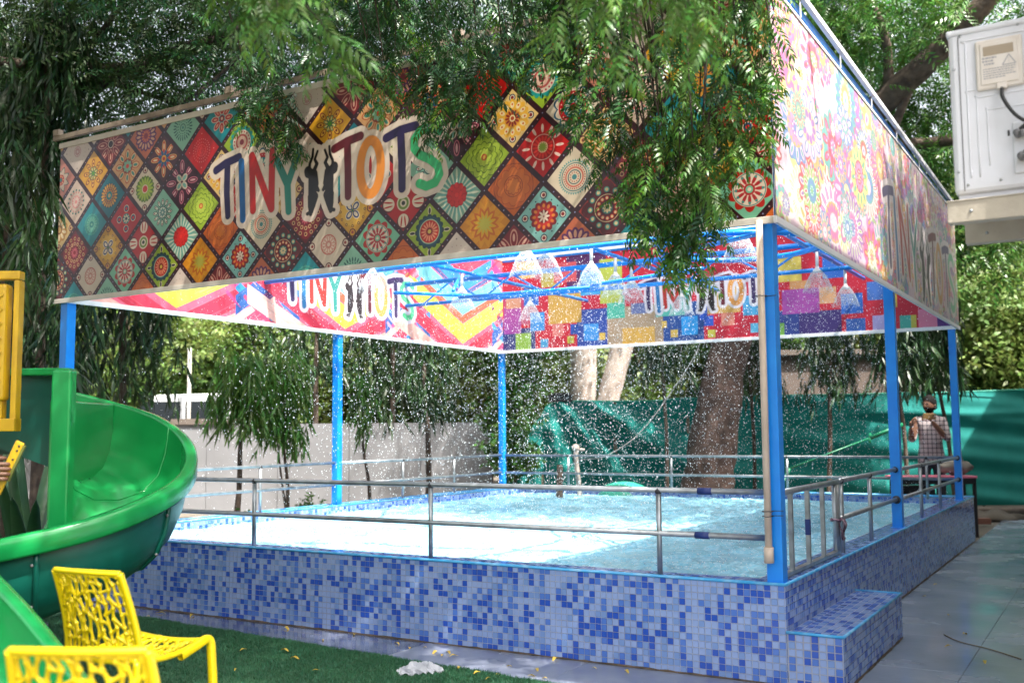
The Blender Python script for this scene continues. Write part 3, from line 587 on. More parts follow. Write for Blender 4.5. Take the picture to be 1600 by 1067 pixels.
EV = {0: ['whitepink','mint2','limered','gold','mintred','mandala'], 2: ['teal','redcross','mintdais','lime','redsun','goldf'], 4: ['yellow','cream2','star','red','limeteal','pinkstar'], 6: ['white','teal','cream2','whitegreen','lime','gold4']}
OD = {-1: ['mint','orange','white','dred','purp','teal'], 1: ['gold4','reddais','mintsun','orange','cream','crims'], 3: ['tealgold','whitegreen','darkpink','creamor','blue_c','palepink'], 5: ['dred','purp','mint','tealfl','orange','white']}
FX0, FX1, VZ0, VZ1 = -6.09, .005, 2.445, 3.735
cv = Canvas(FX0, FX1, VZ0, VZ1, 420, '2E0D16')
h_ = .2125
for row in range(-1, 7):
    lst = EV.get(row) or OD.get(row)
    for c in range(-2, 15):
        cx_ = (-5.653 if row % 2 == 0 else -5.44)+.4252*c; cz_ = 2.607+.2135*row
        bgc, ly, orn = KD[lst[c % 6]]
        L_ = [('disk', 3., bgc)]
        if orn == 1: L_ += [('dots', .86, 4, .16, '4A1620'), ('dots', .86, 4, .12, bgc), ('dots', .84, 4, .06, '8A3A3A')]
        if orn == 2: L_ += [('petp', .62, .92, 4, .08, 0, 'E8DEC0'), ('petp', .66, .88, 4, .05, 0, '2A2A30'), ('dots', .72, 8, .03, '2A2A30')]
        if orn == 3: L_ += [('dots', .74, 4, .13, '1F2A40'), ('dots', .74, 4, .10, 'E8E0D0'), ('dots', .74, 4, .06, '7A1A20'), ('dots', .62, 12, .025, '1F2A40')]
        cv.flower(cx_, cz_, .178*1.0, L_+ly, clip=.188, ph=PI/2)
for row in range(-2, 8):                               # dotted ribbons between the diamonds
    for c in range(-2, 32):
        cx_ = -5.653+.2126*c; cz_ = 2.607+.2135*row
        if (row+c) % 2 == 0: continue
        for sgn in (1, -1):
            for k in range(5):
                f = (k+.5)/5-.0; a = cx_+(f-.5)*.2126+ .0; b = cz_+sgn*(f-.5)*.2135
for c in range(-60, 60):
    for sgn in (1, -1):
        for k in range(-4, 44):
            s0 = k*.0355
            a = -5.653+.2126+c*.4252+s0; b = 2.607+sgn*s0-.0
            if FX0 < a < FX1 and VZ0 < b < VZ1:
                W = cv.win(a-.008, a+.008, b-.008, b+.008)
                if W: cv.put(W[2], np.hypot(W[0]-a, W[1]-b)-.0048, hexc('C9A4A0' if k % 2 else '8E9AC0'))
lettering(cv, lambda a: a, lambda b: b)
g_ = cv.img.mean(-1, keepdims=True); cv.img = np.clip(g_+(cv.img-g_)*1.18, 0, 1)*np.array([.84, .80, .77], np.float32)  # print dimmed: the shade on this banner is put into its colours
IMG_F = cv.image('mandala_print')
# --- right: psychedelic flowers, stretched towards the back
cv = Canvas(0, 7.1, VZ0, VZ1, 300, 'E9C8DC')
pal = ['D9489A', 'E8A23A', '7FB84A', '3FA9A0', '8A4FB0', 'F0D86A', 'C8303A', 'F2E6DA', 'E07AB8', '4A7AC0', 'F4EFE2', 'F0B8D8']
rg = random.Random(5)
for k in range(260):
    u, v = rg.uniform(-.1, 7.2), rg.uniform(VZ0-.05, VZ1+.05); R_ = rg.uniform(.07, .26)*(1 if k < 200 else .6); n = rg.choice([8, 10, 12, 16, 20]); cs = [rg.choice(pal) for _ in range(6)]
    L_ = [('scal', 1., n, .2, cs[0]), ('petp', .5, .98, n, .9/n*1.4, 0, cs[1]), ('petp', .6, .9, n, .4/n*1.6, 0, cs[2]), ('disk', .55, cs[3]), ('petp', .25, .52, n, 1.1/n, 0, cs[4]), ('dots', .6, n, .04, 'F4EFE2'), ('disk', .26, cs[5]), ('dots', .18, 8, .04, 'F4EFE2'), ('disk', .09, cs[0])]
    cv.flower(u, v, R_, L_, su=rg.uniform(1.0, 1.7), ph=rg.uniform(0, 1))
lettering(cv, lambda a: 2.93+(a+4.22)*1.92, lambda b: 2.58+(b-2.9)*1.5, 1.3, 'EFE6E4')
cv.img = (cv.img*.62+.38*hexc('F4E6E6'))*.84  # print washed towards white, sun glare put into its colours
IMG_R = cv.image('flower_print')
# --- left: bright brush chevrons
cv = Canvas(0, 7.0, VZ0-.0, VZ1, 320, 'DC5270')
rg = random.Random(9)
def chev(cu, cz, half, rise, wd, col, up=1):
    for s_ in (-1, 1):
        a = (cu, cz); b = (cu+s_*half, cz+up*rise); d_ = wd*up
        cv.poly([a, b, (b[0], b[1]+d_), (a[0], a[1]+d_)], col)
    for s_ in (-1, 1):
        for _ in range(14):
            f = rg.random(); g_ = rg.random()*.6+.2; y0 = cz+wd*up*f; dark = rg.choice(['FFFFFF', '101030', 'FFE0C0'])
            cv.capsules([[(cu+s_*half*rg.uniform(0, .5), cz+up*rise*0+wd*up*f+up*rise*0, .002), (cu+s_*half*rg.uniform(0, .5), cz+wd*up*f, .002)]], dark, 0, 0)
            u0 = rg.uniform(0, .6); u1 = min(1, u0+rg.uniform(.15, .5)); cv.capsules([[(cu+s_*half*u0, cz+up*rise*u0+wd*up*f, .002+.003*rg.random()), (cu+s_*half*u1, cz+up*rise*u1+wd*up*f, .001)]], dark, 0, .25)
cols = ['E8DF4A', 'D8482A', '5CBFD0', '1A6FC0', 'E2307A', 'F2B8A8', '5A1A5A', '16408E', 'D81E3A', 'F2A23A']
for base in (-1.3, 1.1, 3.5, 5.9):                      # repeat of the artwork
    for k, (o_, hf, z0, rs, wd, cl) in enumerate([(0, 1.5, 2.00, .62, .20, 'F0B2A4'), (0, 1.6, 2.2, .75, .2, 'D81E3A'), (0, 1.1, 2.48, .50, .26, 'D8D43A'), (0, .95, 2.76, .42, .10, 'E2502E'), (0, 1.0, 2.86, .42, .24, '62C2CE'), (0, .8, 3.10, .36, .05, '1F3F90'), (0, .8, 3.16, .36, .22, '1F86CC'), (0, .7, 3.38, .32, .2, 'D82A4A'), (0, .6, 3.58, .3, .2, 'E89A5A')]):
        chev(base+o_, z0, hf, rs, wd, cl)
    for k, (z0, wd, cl) in enumerate([(2.44, .12, '1F86CC'), (2.52, .16, 'E0264A'), (2.68, .10, '5A1A5A'), (2.78, .2, '1A4E9E'), (2.98, .14, '1F86CC'), (3.12, .16, 'E8D84A'), (3.28, .16, 'E2307A'), (3.44, .12, '5CBFD0'), (3.56, .16, 'E86A3A')]):
        chev(base+1.2, z0, .46, -.30 if k % 2 else .30, wd, cl)
    for k in range(26):
        u = base+1.2+rg.uniform(-.62, .62); v = rg.uniform(2.45, 3.6); cl = rg.choice(['E0264A', 'E2307A', 'F4A0B0', 'C8203A', '7A1A5A', 'F2C0A8'])
        ln = rg.uniform(.15, .5); sl_ = rg.choice([-1, 1])*.75; cv.capsules([[(u, v, .022), (u+ln*.6, v+ln*sl_*.6, .016), (u+ln, v+ln*sl_, .004)]], cl, 0, .75)
lettering(cv, lambda a: 2.50+(a+4.22)*1.12, lambda b: 2.70+(b-2.9)*1.1, 1.1, 'E9E4F2')
cv.img = cv.img*.82+.18*hexc('F0E4EC')
IMG_L = cv.image('chevron_print')
# --- back: overlapping colour squares
cv = Canvas(-6.0, 0, VZ0, VZ1, 300, 'C2142A')
for (a, c, b, d_, cl) in [(-5.99, 2.44, -5.4, 2.75, '1C2C70'), (-4.75, 2.44, -4.2, 2.95, '1C3C96'), (-4.3, 2.42, -3.42, 2.95, 'A48C70'), (-3.5, 2.42, -2.95, 2.95, '16408E'), (-5.99, 2.8, -5.5, 3.2, 'B02A5A'), (-2.2, 2.42, -1.5, 2.75, '1C3080'), (-1.75, 2.42, -1.25, 2.72, '2A1A60'), (-.6, 2.42, 0, 2.8, 'C2142A'), (-3.0, 2.9, -2.5, 3.5, 'B8142A'), (-4.9, 3.2, -4.3, 3.7, '4A1A50')]: cv.rect(a, c, b, d_, cl)
for (a, d_, b, c, cl) in [(-5.58,3.32,-5.34,3.06,'1F5FC4'),(-5.48,2.96,-5.25,2.70,'2A8AD8'),(-4.65,2.75,-4.43,2.52,'2A8AD8'),(-5.19,3.23,-4.68,2.78,'C99A3C'),(-5.72,2.68,-5.47,2.44,'7FB03A'),(-4.08,2.66,-3.62,2.43,'D0A040'),(-3.25,2.76,-3.03,2.52,'1F9AE8'),(-2.44,2.97,-2.24,2.72,'3A9AD0'),(-4.30,3.10,-4.04,2.80,'3FB49A'),(-4.40,3.61,-4.07,3.01,'B4C040'),(-4.69,3.47,-4.39,3.14,'2A9AD8'),(-5.91,3.06,-5.63,2.68,'9A3A9A'),(-2.99,3.19,-2.47,2.77,'D0A24A'),(-4.85,2.76,-4.73,2.62,'1A4AB0'),(-5.87,3.26,-5.63,3.04,'C88A70'),(-5.13,2.78,-4.96,2.61,'D0706A'),(-2.72,2.77,-2.55,2.61,'D8806A'),
    (-5.32,2.58,-5.2,2.46,'3A9AD0'),(-4.9,2.6,-4.8,2.5,'C8C040'),(-4.42,2.62,-4.33,2.52,'D8B040'),(-3.4,2.6,-3.3,2.5,'D8B040'),(-3.52,2.72,-3.45,2.63,'D8B040'),(-3.0,2.9,-2.9,2.7,'1A4AC0'),(-2.95,2.75,-2.82,2.62,'1A4AC0'),(-2.9,2.57,-2.8,2.47,'C8C040'),(-3.95,2.98,-3.7,2.84,'5A6AA0'),(-3.6,3.0,-3.2,2.78,'4AB0A0'),(-5.3,3.5,-5.0,3.3,'B4A040'),(-5.1,3.62,-4.75,3.35,'D04A50'),(-2.35,2.62,-2.25,2.5,'4AA8D0'),
    (-1.85,3.1,-1.6,2.85,'C88A50'),(-1.5,3.0,-1.3,2.8,'D8A070'),(-1.25,2.9,-1.0,2.66,'1F5FC4'),(-1.95,3.0,-1.5,2.7,'9A3A9A'),(-1.2,2.6,-.98,2.44,'1F4FA4'),(-.95,3.02,-.72,2.8,'3A6AC0'),(-.9,2.62,-.66,2.43,'A8A0D8'),(-.66,3.0,-.62,2.7,'C8B040'),(-.6,2.6,-.48,2.43,'3FB0A0'),(-.48,2.6,-.42,2.43,'C8C040'),(-.4,2.66,-.2,2.44,'E07A9A'),(-.2,2.62,-.05,2.44,'4A1A70'),(-1.45,3.35,-1.2,3.1,'1F5FC4'),(-2.0,2.6,-1.93,2.44,'6AA83A'),(-.7,3.3,-.3,3.05,'C98A4A'),(-1.1,3.5,-.7,3.2,'E23A6A'),(-2.1,3.4,-1.7,3.1,'D8C050'),(-3.5,3.6,-3.1,3.3,'3A8AD8'),(-5.7,3.7,-5.4,3.45,'E8B050')]:
    cv.rect(a, c, b, d_, cl)
lettering(cv, lambda a: -3.80+(a+4.22)*.86, lambda b: 2.87+(b-2.9)*.86, .86, 'DCD8E4')
cv.img = cv.img*.86+.14*hexc('E8E0EC')
IMG_B = cv.image('squares_print')

def print_mat(name, img, rough=.34, trans=0., gain=1.):
    m = bpy.data.materials.new(name); m.use_nodes = True; t_ = m.node_tree; N = t_.nodes; L = t_.links; b = N['Principled BSDF']
    ti = N.new('ShaderNodeTexImage'); ti.image = img; L.new(ti.outputs['Color'], b.inputs['Base Color']); b.inputs['Roughness'].default_value = rough
    n = N.new('ShaderNodeTexNoise'); n.inputs['Scale'].default_value = 2.2; n.inputs['Detail'].default_value = 3; tc = N.new('ShaderNodeTexCoord'); L.new(tc.outputs['Object'], n.inputs['Vector'])
    bp = N.new('ShaderNodeBump'); bp.inputs['Strength'].default_value = .6; bp.inputs['Distance'].default_value = .035; L.new(n.outputs['Fac'], bp.inputs['Height']); L.new(bp.outputs['Normal'], b.inputs['Normal'])
    if trans:
        tr = N.new('ShaderNodeBsdfTranslucent'); mx = N.new('ShaderNodeMixShader'); mx.inputs[0].default_value = trans; L.new(ti.outputs['Color'], tr.inputs['Color'])
        L.new(b.outputs[0], mx.inputs[1]); L.new(tr.outputs[0], mx.inputs[2]); L.new(mx.outputs[0], N['Material Output'].inputs[0])
    return m
def sheet(name, P00, P10, P11, P01, mt, parent, out, th_=.006):
    """printed sheet on a slight wave with a white back, P00 bottom left .. P01 top left as seen from the printed side"""
    P00, P10, P11, P01 = map(Vector, (P00, P10, P11, P01)); out = Vector(out); nu, nv = 60, 14; mb = MB(); rg = random.Random(name)
    ph = [rg.uniform(0, 6) for _ in range(4)]
    def fn(u, v):
        p = P00.lerp(P10, u).lerp(P01.lerp(P11, u), v); a = .006*math.sin(u*17+ph[0]+v*2)+.004*math.sin(u*39+ph[1]-v*4)
        return p+out*(a*math.sin(PI*u)*math.sin(PI*v))
    mb.grid(fn, nu, nv, 0); nvx = len(mb.v)
    mb.grid(lambda u, v: fn(u, v)-out*th_, nu, nv, 1, flip=True)
    o = mb.obj(name, [mt, M['white_strip']], parent, smooth=True)
    me = o.data; uv = me.uv_layers.new(name='UVMap'); co = np.zeros(len(me.loops)*2, np.float32)
    vi = np.zeros(len(me.loops), np.int32); me.loops.foreach_get('vertex_index', vi); vi = vi % nvx
    co[0::2] = (vi//(nv+1))/nu; co[1::2] = (vi % (nv+1))/nv; uv.data.foreach_set('uv', co)
    return o
def strip(name, a, b, wd, th_, m, parent, up=(0, 0, 1)): return MB().bar(a, b, th_, wd, 0, up).obj(name, m, parent, bevel=.002)
# front
e1 = empty('banner', (-3.04, .02, ZB), 'front banner printed with mandala diamonds and big TINY TOTS letters', 'banner', 'printed banners round the pool frame'); iv = -Vector(e1.location)
def at_(o): o.location = iv; return o
at_(sheet('printed_sheet', (-6.085, -.004, VZ0), (.003, -.004, VZ0), (.003, -.004, VZ1), (-6.085, -.004, VZ1), print_mat('mandala_print', IMG_F, .3), e1, (0, -1, 0)))
at_(strip('bottom_strip', (-6.10, -.002, ZB+.018), (.004, -.002, ZB+.018), .038, .022, M['frame_strip'], e1))
at_(strip('top_strip', (-6.10, -.002, VZ1+.022), (.004, -.002, VZ1+.022), .045, .02, M['frame_strip'], e1))
at_(strip('batten', (-6.14, -.03, ZT+.03), (.004, -.03, ZT+.035), .04, .03, M['batten'], e1))
for x in (-6.09, -4.05, -2.0):
    at_(MB().box((x, -.03, ZT+.075), (.07, .05, .05)).obj('block', M['batten'], e1)); 
# right
e2 = empty('banner', (.01, 3.55, ZB), 'right hand banner with pastel psychedelic flowers glaring in the sun', 'banner', 'printed banners round the pool frame'); iv = -Vector(e2.location)
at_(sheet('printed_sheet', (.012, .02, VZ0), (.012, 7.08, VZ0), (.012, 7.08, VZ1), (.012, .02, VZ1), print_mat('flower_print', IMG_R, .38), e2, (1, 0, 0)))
at_(strip('bottom_strip', (.012, -.01, ZB+.018), (.012, 7.11, ZB+.018), .038, .02, M['white_strip'], e2))
at_(strip('top_strip', (.012, -.01, VZ1+.012), (.012, 7.11, VZ1+.012), .022, .012, M['white_strip'], e2))
at_(strip('top_rail', (.03, -.01, ZT+.10), (.03, 7.13, ZT+.02), .04, .03, M['white_strip'], e2))
at_(strip('top_beam', (-.02, -.01, ZT+.03), (-.02, 7.13, ZT-.03), .05, .05, M['blue_paint'], e2))
for y in (.6, 1.6, 2.6, 3.6, 4.7, 5.8, 6.6): at_(strip('tie', (.026, y, VZ1+.01), (.026, y, ZT+.08), .02, .006, M['white_strip'], e2, up=(0, 1, 0)))
# left
e3 = empty('banner', (FL, 3.55, ZB), 'left banner with rainbow brush stroke chevrons seen from inside the frame', 'banner', 'printed banners round the pool frame'); iv = -Vector(e3.location)
at_(sheet('printed_sheet', (FL+.052, .05, VZ0), (FL+.052, 7.05, VZ0), (FL+.052, 7.05, VZ1), (FL+.052, .05, VZ1), print_mat('chevron_print', IMG_L, .4, .3), e3, (1, 0, 0)))
at_(strip('bottom_strip', (FL+.052, .03, ZB+.02), (FL+.052, 7.08, ZB+.02), .04, .02, M['white_strip'], e3))
at_(strip('top_strip', (FL+.052, .03, VZ1+.02), (FL+.052, 7.08, VZ1+.02), .04, .02, M['white_strip'], e3))
# back
e4 = empty('banner', (-3.0, 7.1, ZB), 'back banner printed with overlapping squares on red and a small TINY TOTS', 'banner', 'printed banners round the pool frame'); iv = -Vector(e4.location)
at_(sheet('printed_sheet', (-6.03, 6.982, VZ0), (-.0, 6.982, VZ0), (-.0, 6.982, VZ1), (-6.03, 6.982, VZ1), print_mat('squares_print', IMG_B, .4, .3), e4, (0, -1, 0)))
at_(strip('bottom_strip', (-6.04, 6.982, ZB+.02), (.0, 6.982, ZB+.02), .04, .02, M['white_strip'], e4))
at_(strip('top_strip', (-6.04, 6.982, VZ1+.02), (.0, 6.982, VZ1+.02), .04, .02, M['white_strip'], e4))

# ------------------------------------------------------------------ railings
def railing(label, a, b, stanchions, hi=.975, lo=.735, r_=.0165, name='railing'):
    a = Vector(a); b = Vector(b); o = empty(name, ((a+b)/2)*1.0 + Vector((0, 0, 0)), label, 'railing', 'steel railings on the pool rim'); off = -Vector(o.location)
    o.location.z = H; off.z = -H
    def P_(mb, n_, m_=M['steel'], sm=True): q = mb.obj(n_, m_, o, smooth=sm); q.location = off; return q
    for z in (hi, lo):
        P_(MB().tube([(a.x, a.y, z), (b.x, b.y, z+.004)], r_, 10), 'rail')
    for s_ in stanchions:
        p = a.lerp(b, s_); P_(MB().tube([(p.x, p.y, H), (p.x, p.y, hi)], r_*.92, 10), 'stanchion')
        w_ = MB()
        for z in (hi-.004,): w_.add(*ball((p.x, p.y, z), r_*1.35))
        P_(w_, 'weld', M['weld'])
    return o, P_
def ball(c, r_, n=8, m_=5):
    v = []; f = []
    for i in range(m_+1):
        for j in range(n):
            a = PI*i/m_; b = 2*PI*j/n; v.append((c[0]+r_*math.sin(a)*math.cos(b), c[1]+r_*math.sin(a)*math.sin(b), c[2]+r_*math.cos(a)))
    for i in range(m_):
        for j in range(n): f.append((i*n+j, (i+1)*n+j, (i+1)*n+(j+1) % n, i*n+(j+1) % n))
    return v, f
L0 = FL+.04
ro, RP = railing('long steel railing along the front rim facing the turf', (L0, .065, 0), (-.1, .065, 0), [(-5.40-L0)/(-.1-L0), (-3.84-L0)/(-.1-L0), (-2.29-L0)/(-.1-L0), (-.72-L0)/(-.1-L0)])
for x, z in ((-.45, .977), (-.47, .737)): RP(MB().tube([(x-.035, .065, z), (x+.045, .065, z)], .0195, 10), 'tape', M['navy_tape'])
railing('steel railing on the left rim below the chevron banner', (FL, .1, 0), (FL, 3.45, 0), [.02, .34, .66])
railing('steel railing on the left rim beyond the middle post', (FL, 3.53, 0), (FL, 6.99, 0), [.34, .66])
railing('steel railing along the far rim in front of the green cloth', (FL+.04, 7.05, 0), (-.1, 7.05, 0), [.17, .425, .68, .95])
ro, RP = railing('steel railing on the right rim between gate and middle post', (-.06, 1.50, 0), (-.06, 3.40, 0), [.02, .48])
RP(MB().add(*ball((-.06, 3.40, .737), .034)).add(*ball((-.06, 3.39, .977), .026)), 'weld', M['weld'])
ro, RP = railing('steel railing on the right rim between the two far posts', (-.06, 3.49, 0), (-.06, 6.99, 0), [.31, .62])
RP(MB().add(*ball((-.06, 3.495, .737), .03)).add(*ball((-.06, 6.99, .975), .028)).add(*ball((-.06, 6.99, .737), .028)), 'weld', M['weld'])
g = empty('railing_gate', (-.06, .78, H), 'small steel gate of upright bars beside the front corner post', 'gate'); off = Vector((.06, -.78, -H))
def gp(mb, n_, m_=M['steel'], sm=True): q = mb.obj(n_, m_, g, smooth=sm); q.location = off
gp(MB().tube([(-.06, .12, .972), (-.06, 1.45, .972)], .018, 10), 'top_rail'); gp(MB().b2((-.08, .12, H+.012), (-.045, 1.45, H+.03)), 'bottom_rail', sm=False)
for y in (.36, .71, 1.05): gp(MB().b2((-.072, y-.012, H+.03), (-.048, y+.012, .96)), 'bar', sm=False)
for y in (1.36, 1.42): gp(MB().tube([(-.06, y, H+.02), (-.06, y, .985)], .017, 10), 'frame_post')
gp(MB().b2((-.0735, .6975, .70), (-.0465, .7225, .79)), 'tape', M['navy_tape'], False)
mb = MB().tube([(-.06+.03*math.cos(a), 1.39+.055*math.sin(a), .735+.004*math.sin(3*a)) for a in [k*PI/8 for k in range(17)]], .009, 6, cap=False)
mb.grid(lambda u, v: Vector((-.022+.012*math.sin(u*6)+.01*v, 1.40+.028*(v-.5)*(1+u)+.02*u, .735-.13*u+.01*math.sin(v*9))), 10, 4)
mb.grid(lambda u, v: Vector((-.026-.01*math.sin(u*5), 1.385+.022*(v-.5)*(1+u)-.012*u, .735-.10*u)), 8, 4)
q = mb.obj('ribbon', M['ribbon'], smooth=True); so_ = q.modifiers.new('thickness', 'SOLIDIFY'); so_.thickness = .002
tag(q, 'dark purple cloth strip knotted round the gate post', 'cloth')
# where the hanging leaf sprays of the front tree end, in centimetres
SPRAYS = [[-122,-26,370],[-7,-53,254],[13,-72,333],[-56,-68,295],[-54,-30,374],[-22,-63,291],[13,-36,298],[-77,-41,336],[-25,-35,356],[-23,-39,328],[-59,-41,257],[-10,-35,290],[-79,-31,289],[-67,-56,363],[-83,-63,308],[-104,-59,378],[-78,-72,281],[14,-73,311],[-55,-24,290],[1,-34,272],[-44,-46,331],[-103,-29,381],[-62,-72,344],[-46,-68,344],[3,-52,305],[-49,-42,303],[-90,-65,322],[-37,-67,261],[-87,-41,353],[-18,-70,244],[-4,-74,356],[-57,-54,339],[-53,-54,313],[27,-59,355],[-58,-63,318],[-99,-53,341],[-79,-63,295],[-2,-73,285],[-33,-36,287],[-11,-46,345],[-24,-63,312],[-16,-54,263],[-44,-24,353],[-71,-63,312],[-38,-33,370],[18,-50,307],[19,-50,337],[-82,-23,276],[-15,-26,275],[-11,-30,336],[-48,-26,252],[-81,-21,395],[9,-24,336],[-100,-24,352],[-34,-65,310],[-106,-53,369],[17,-74,349],[2,-26,286],[-20,-35,338],[1,-47,363],[6,-52,292],[-128,-34,404],[-54,-26,247],[-2,-48,263],[-36,-38,208],[-55,-27,284],[-31,-25,265],[-20,-42,219],[-33,-21,240],[-76,-27,277],[-47,-55,227],[-51,-22,225],[-17,-37,246],[-16,-40,277],[-36,-46,268],[-51,-52,236],[-32,-55,227],[-68,-27,260],[-33,-49,241],[-31,-43,282],[-65,-28,271],[-36,-21,255],[-176,-69,390],[-112,-52,330],[-230,-56,336],[-186,-31,351],[-117,-66,385],[-224,-16,338],[-92,-58,366],[-211,-62,412],[-216,-44,362],[-171,-19,392],[-98,-55,350],[-226,-53,392],[-122,-67,337],[-182,-63,366],[-122,-42,379],[-203,-32,364],[-231,-55,364],[-143,-43,327],[-166,-31,411],[-161,-58,360],[-231,-33,390],[-192,-24,337],[-102,-33,395],[-131,-56,379],[-236,-37,354],[-162,-34,346],[-222,-24,355],[-116,-61,356],[-158,-70,371],[-230,-20,414],[-158,-51,322],[-89,-58,332],[-136,-40,335],[-212,-16,350],[-126,-47,350],[-219,-56,327],[-217,-21,427],[-98,-58,379],[-228,-22,384],[-122,-31,396],[-242,-33,374],[-325,-23,454],[-294,-36,383],[-238,-40,424],[-207,-58,387],[-299,-19,424],[-289,-11,379],[-261,-25,405],[-263,-33,424],[-303,-22,453],[-309,-19,406],[-251,-42,371],[-208,-56,410],[-294,-45,418],[-237,-42,403],[-285,-25,407],[-240,-21,392],[-282,-18,445],[-289,-40,428],[-273,-16,398],[-257,-36,432],[-289,-29,393],[-349,-21,376],[-337,-24,329],[-334,-16,332],[-360,-25,349],[-370,-23,382],[-338,-30,348],[-365,-29,364],[-330,-19,341],[-352,-27,336],[-165,-34,321],[-214,-20,338],[-201,-14,317],[-192,-15,344],[-180,-17,350],[-192,-16,328],[-40,-34,217],[-44,-39,241],[-25,-43,222],[-48,-53,232],[-33,-26,239],[-29,-36,214],[-44,-49,221],[-36,-32,228],[-51,-41,242],[-31,-47,232]]
NEAR = [[9,-216,268],[-6,-220,274],[37,-198,290],[33,-220,265],[-15,-208,300],[11,-209,293],[34,-208,267],[13,-212,281],[25,-187,287],[-108,-286,290],[-103,-260,291],[-107,-263,288],[-97,-288,293],[-82,-281,275],[-103,-275,280],[-72,-303,264],[-75,-288,256],[-137,-353,263]]
# ------------------------------------------------------------------ leaves and trees
def leaflets(base, dirs, lens, wid, bend=.18, hi=True):
    """leaf blades as folded, bent strips; dirs (n,3) unit"""
    V = []; T = []; n = 0
    for b, d, l in zip(base, dirs, lens):
        b = np.array(b, float); d = np.array(d, float); d /= np.linalg.norm(d); s = np.cross(d, (0, 0, 1.)); s /= (np.linalg.norm(s)+1e-9); u = np.cross(s, d); w_ = wid*l
        m = b+d*l*.42+u*l*.04; tip = b+d*l-np.array((0, 0, bend*l))
        if hi:
            V += [b, m+s*w_-u*l*.02, m+u*w_*.0, m-s*w_-u*l*.02, b+d*l*.75+s*w_*.6-np.array((0, 0, bend*l*.45)), b+d*l*.75-s*w_*.5-np.array((0, 0, bend*l*.45)), tip]
            T += [(n, n+2, n+1), (n, n+3, n+2), (n+1, n+2, n+4), (n+2, n+3, n+5), (n+2, n+5, n+4), (n+4, n+5, n+6)]; n += 7
        else:
            V += [b, m+s*w_, m-s*w_, tip]; T += [(n, n+2, n+1), (n+1, n+2, n+3)]; n += 4
    return np.array(V), np.array(T)
def neem_frond(rg, hi=True, L_=.24, pairs=7):
    B = []; D = []; Ls = []
    for i in range(pairs):
        f = (i+.8)/pairs; p = (L_*f, 0, -.35*L_*f*f)
        for s_ in (1, -1):
            a = math.radians(66-26*f)+rg.uniform(-.12, .12); B.append(p); D.append((math.cos(a), s_*math.sin(a), -.25-.35*f+rg.uniform(-.15, .15))); Ls.append(.076*(1-.35*abs(f-.45))*rg.uniform(.85, 1.1))
    B.append((L_, 0, -.35*L_)); D.append((1, 0, -.6)); Ls.append(.06)
    return leaflets(B, D, Ls, .15, .24, hi)
def merge(parts):
    V = []; T = []; n = 0
    for v, t_ in parts: V.append(v); T.append(t_+n); n += len(v)
    return np.concatenate(V), np.concatenate(T)
def tube_np(pts, r, n=5):
    mb = MB().tube(pts, r, n, cap=False); V = np.array(mb.v); T = []
    for f in mb.f: T += [(f[0], f[1], f[2]), (f[0], f[2], f[3])]
    return V, np.array(T)
def rotm(yaw, pitch, roll=0.):
    return np.array((Matrix.Rotation(yaw, 3, 'Z') @ Matrix.Rotation(pitch, 3, 'Y') @ Matrix.Rotation(roll, 3, 'X')))
def spray_mesh(name, seed, leafm, tipm, n=15, ln=.42):
    rg = random.Random(seed); pts = smooth_path([(0, 0, .22), (rg.uniform(.02, .07), rg.uniform(-.04, .04), .08), (rg.uniform(.06, .12), rg.uniform(-.05, .05), -.1), (rg.uniform(.08, .16), rg.uniform(-.06, .06), .22-ln)], 4)
    A = []; mi = []; tw = tube_np(pts, [.0045*(1-.7*i/len(pts)) for i in range(len(pts))], 5); A.append(tw); mi.append(np.full(len(tw[1]), 2))
    for i in range(n):
        f = (i+1)/n; p = np.array(pts[min(len(pts)-1, int(f*(len(pts)-1)))]); v, t_ = neem_frond(rg, True, rg.uniform(.17, .25), rg.choice([6, 7, 7]))
        R = rotm(i*2.4+rg.uniform(-.4, .4), rg.uniform(.15, .95), rg.uniform(-.4, .4)); A.append((v@R.T*rg.uniform(.8, 1.1)+p, t_)); mi.append(np.full(len(t_), 1 if (f > .88 and rg.random() < .6) else 0))
    V, T = merge(A); return np_mesh(name, V, T, [leafm, tipm, M['dark_bark']], np.concatenate(mi))
def sprig(rg, n=11, hi=False, l=.085, sp=.11, wid=.2):
    B = [(rg.gauss(0, sp*.35), rg.gauss(0, sp*.35), rg.gauss(0, sp*.35)) for _ in range(n)]; D = [(rg.gauss(0, 1), rg.gauss(0, 1), rg.gauss(-.35, .5)) for _ in range(n)]
    return leaflets(B, D, [l*rg.uniform(.7, 1.3) for _ in range(n)], wid, .15, hi)
def lowfrond(rg, s_=1.0):
    v, t_ = neem_frond(rg, False, .26, 6); return v*s_, t_
def ashoka(rg, n=10):
    B = []; D = []; Ls = []
    for i in range(n):
        f = i/n; a = rg.uniform(0, 6.28); B.append((.05*f, 0, -.30*f)); D.append((math.cos(a)*.55, math.sin(a)*.55, -1.0-rg.random()*.6)); Ls.append(rg.uniform(.13, .19))
    return leaflets(B, D, Ls, .085, .12, True)
def pick(P, keep):
    return P[keep]
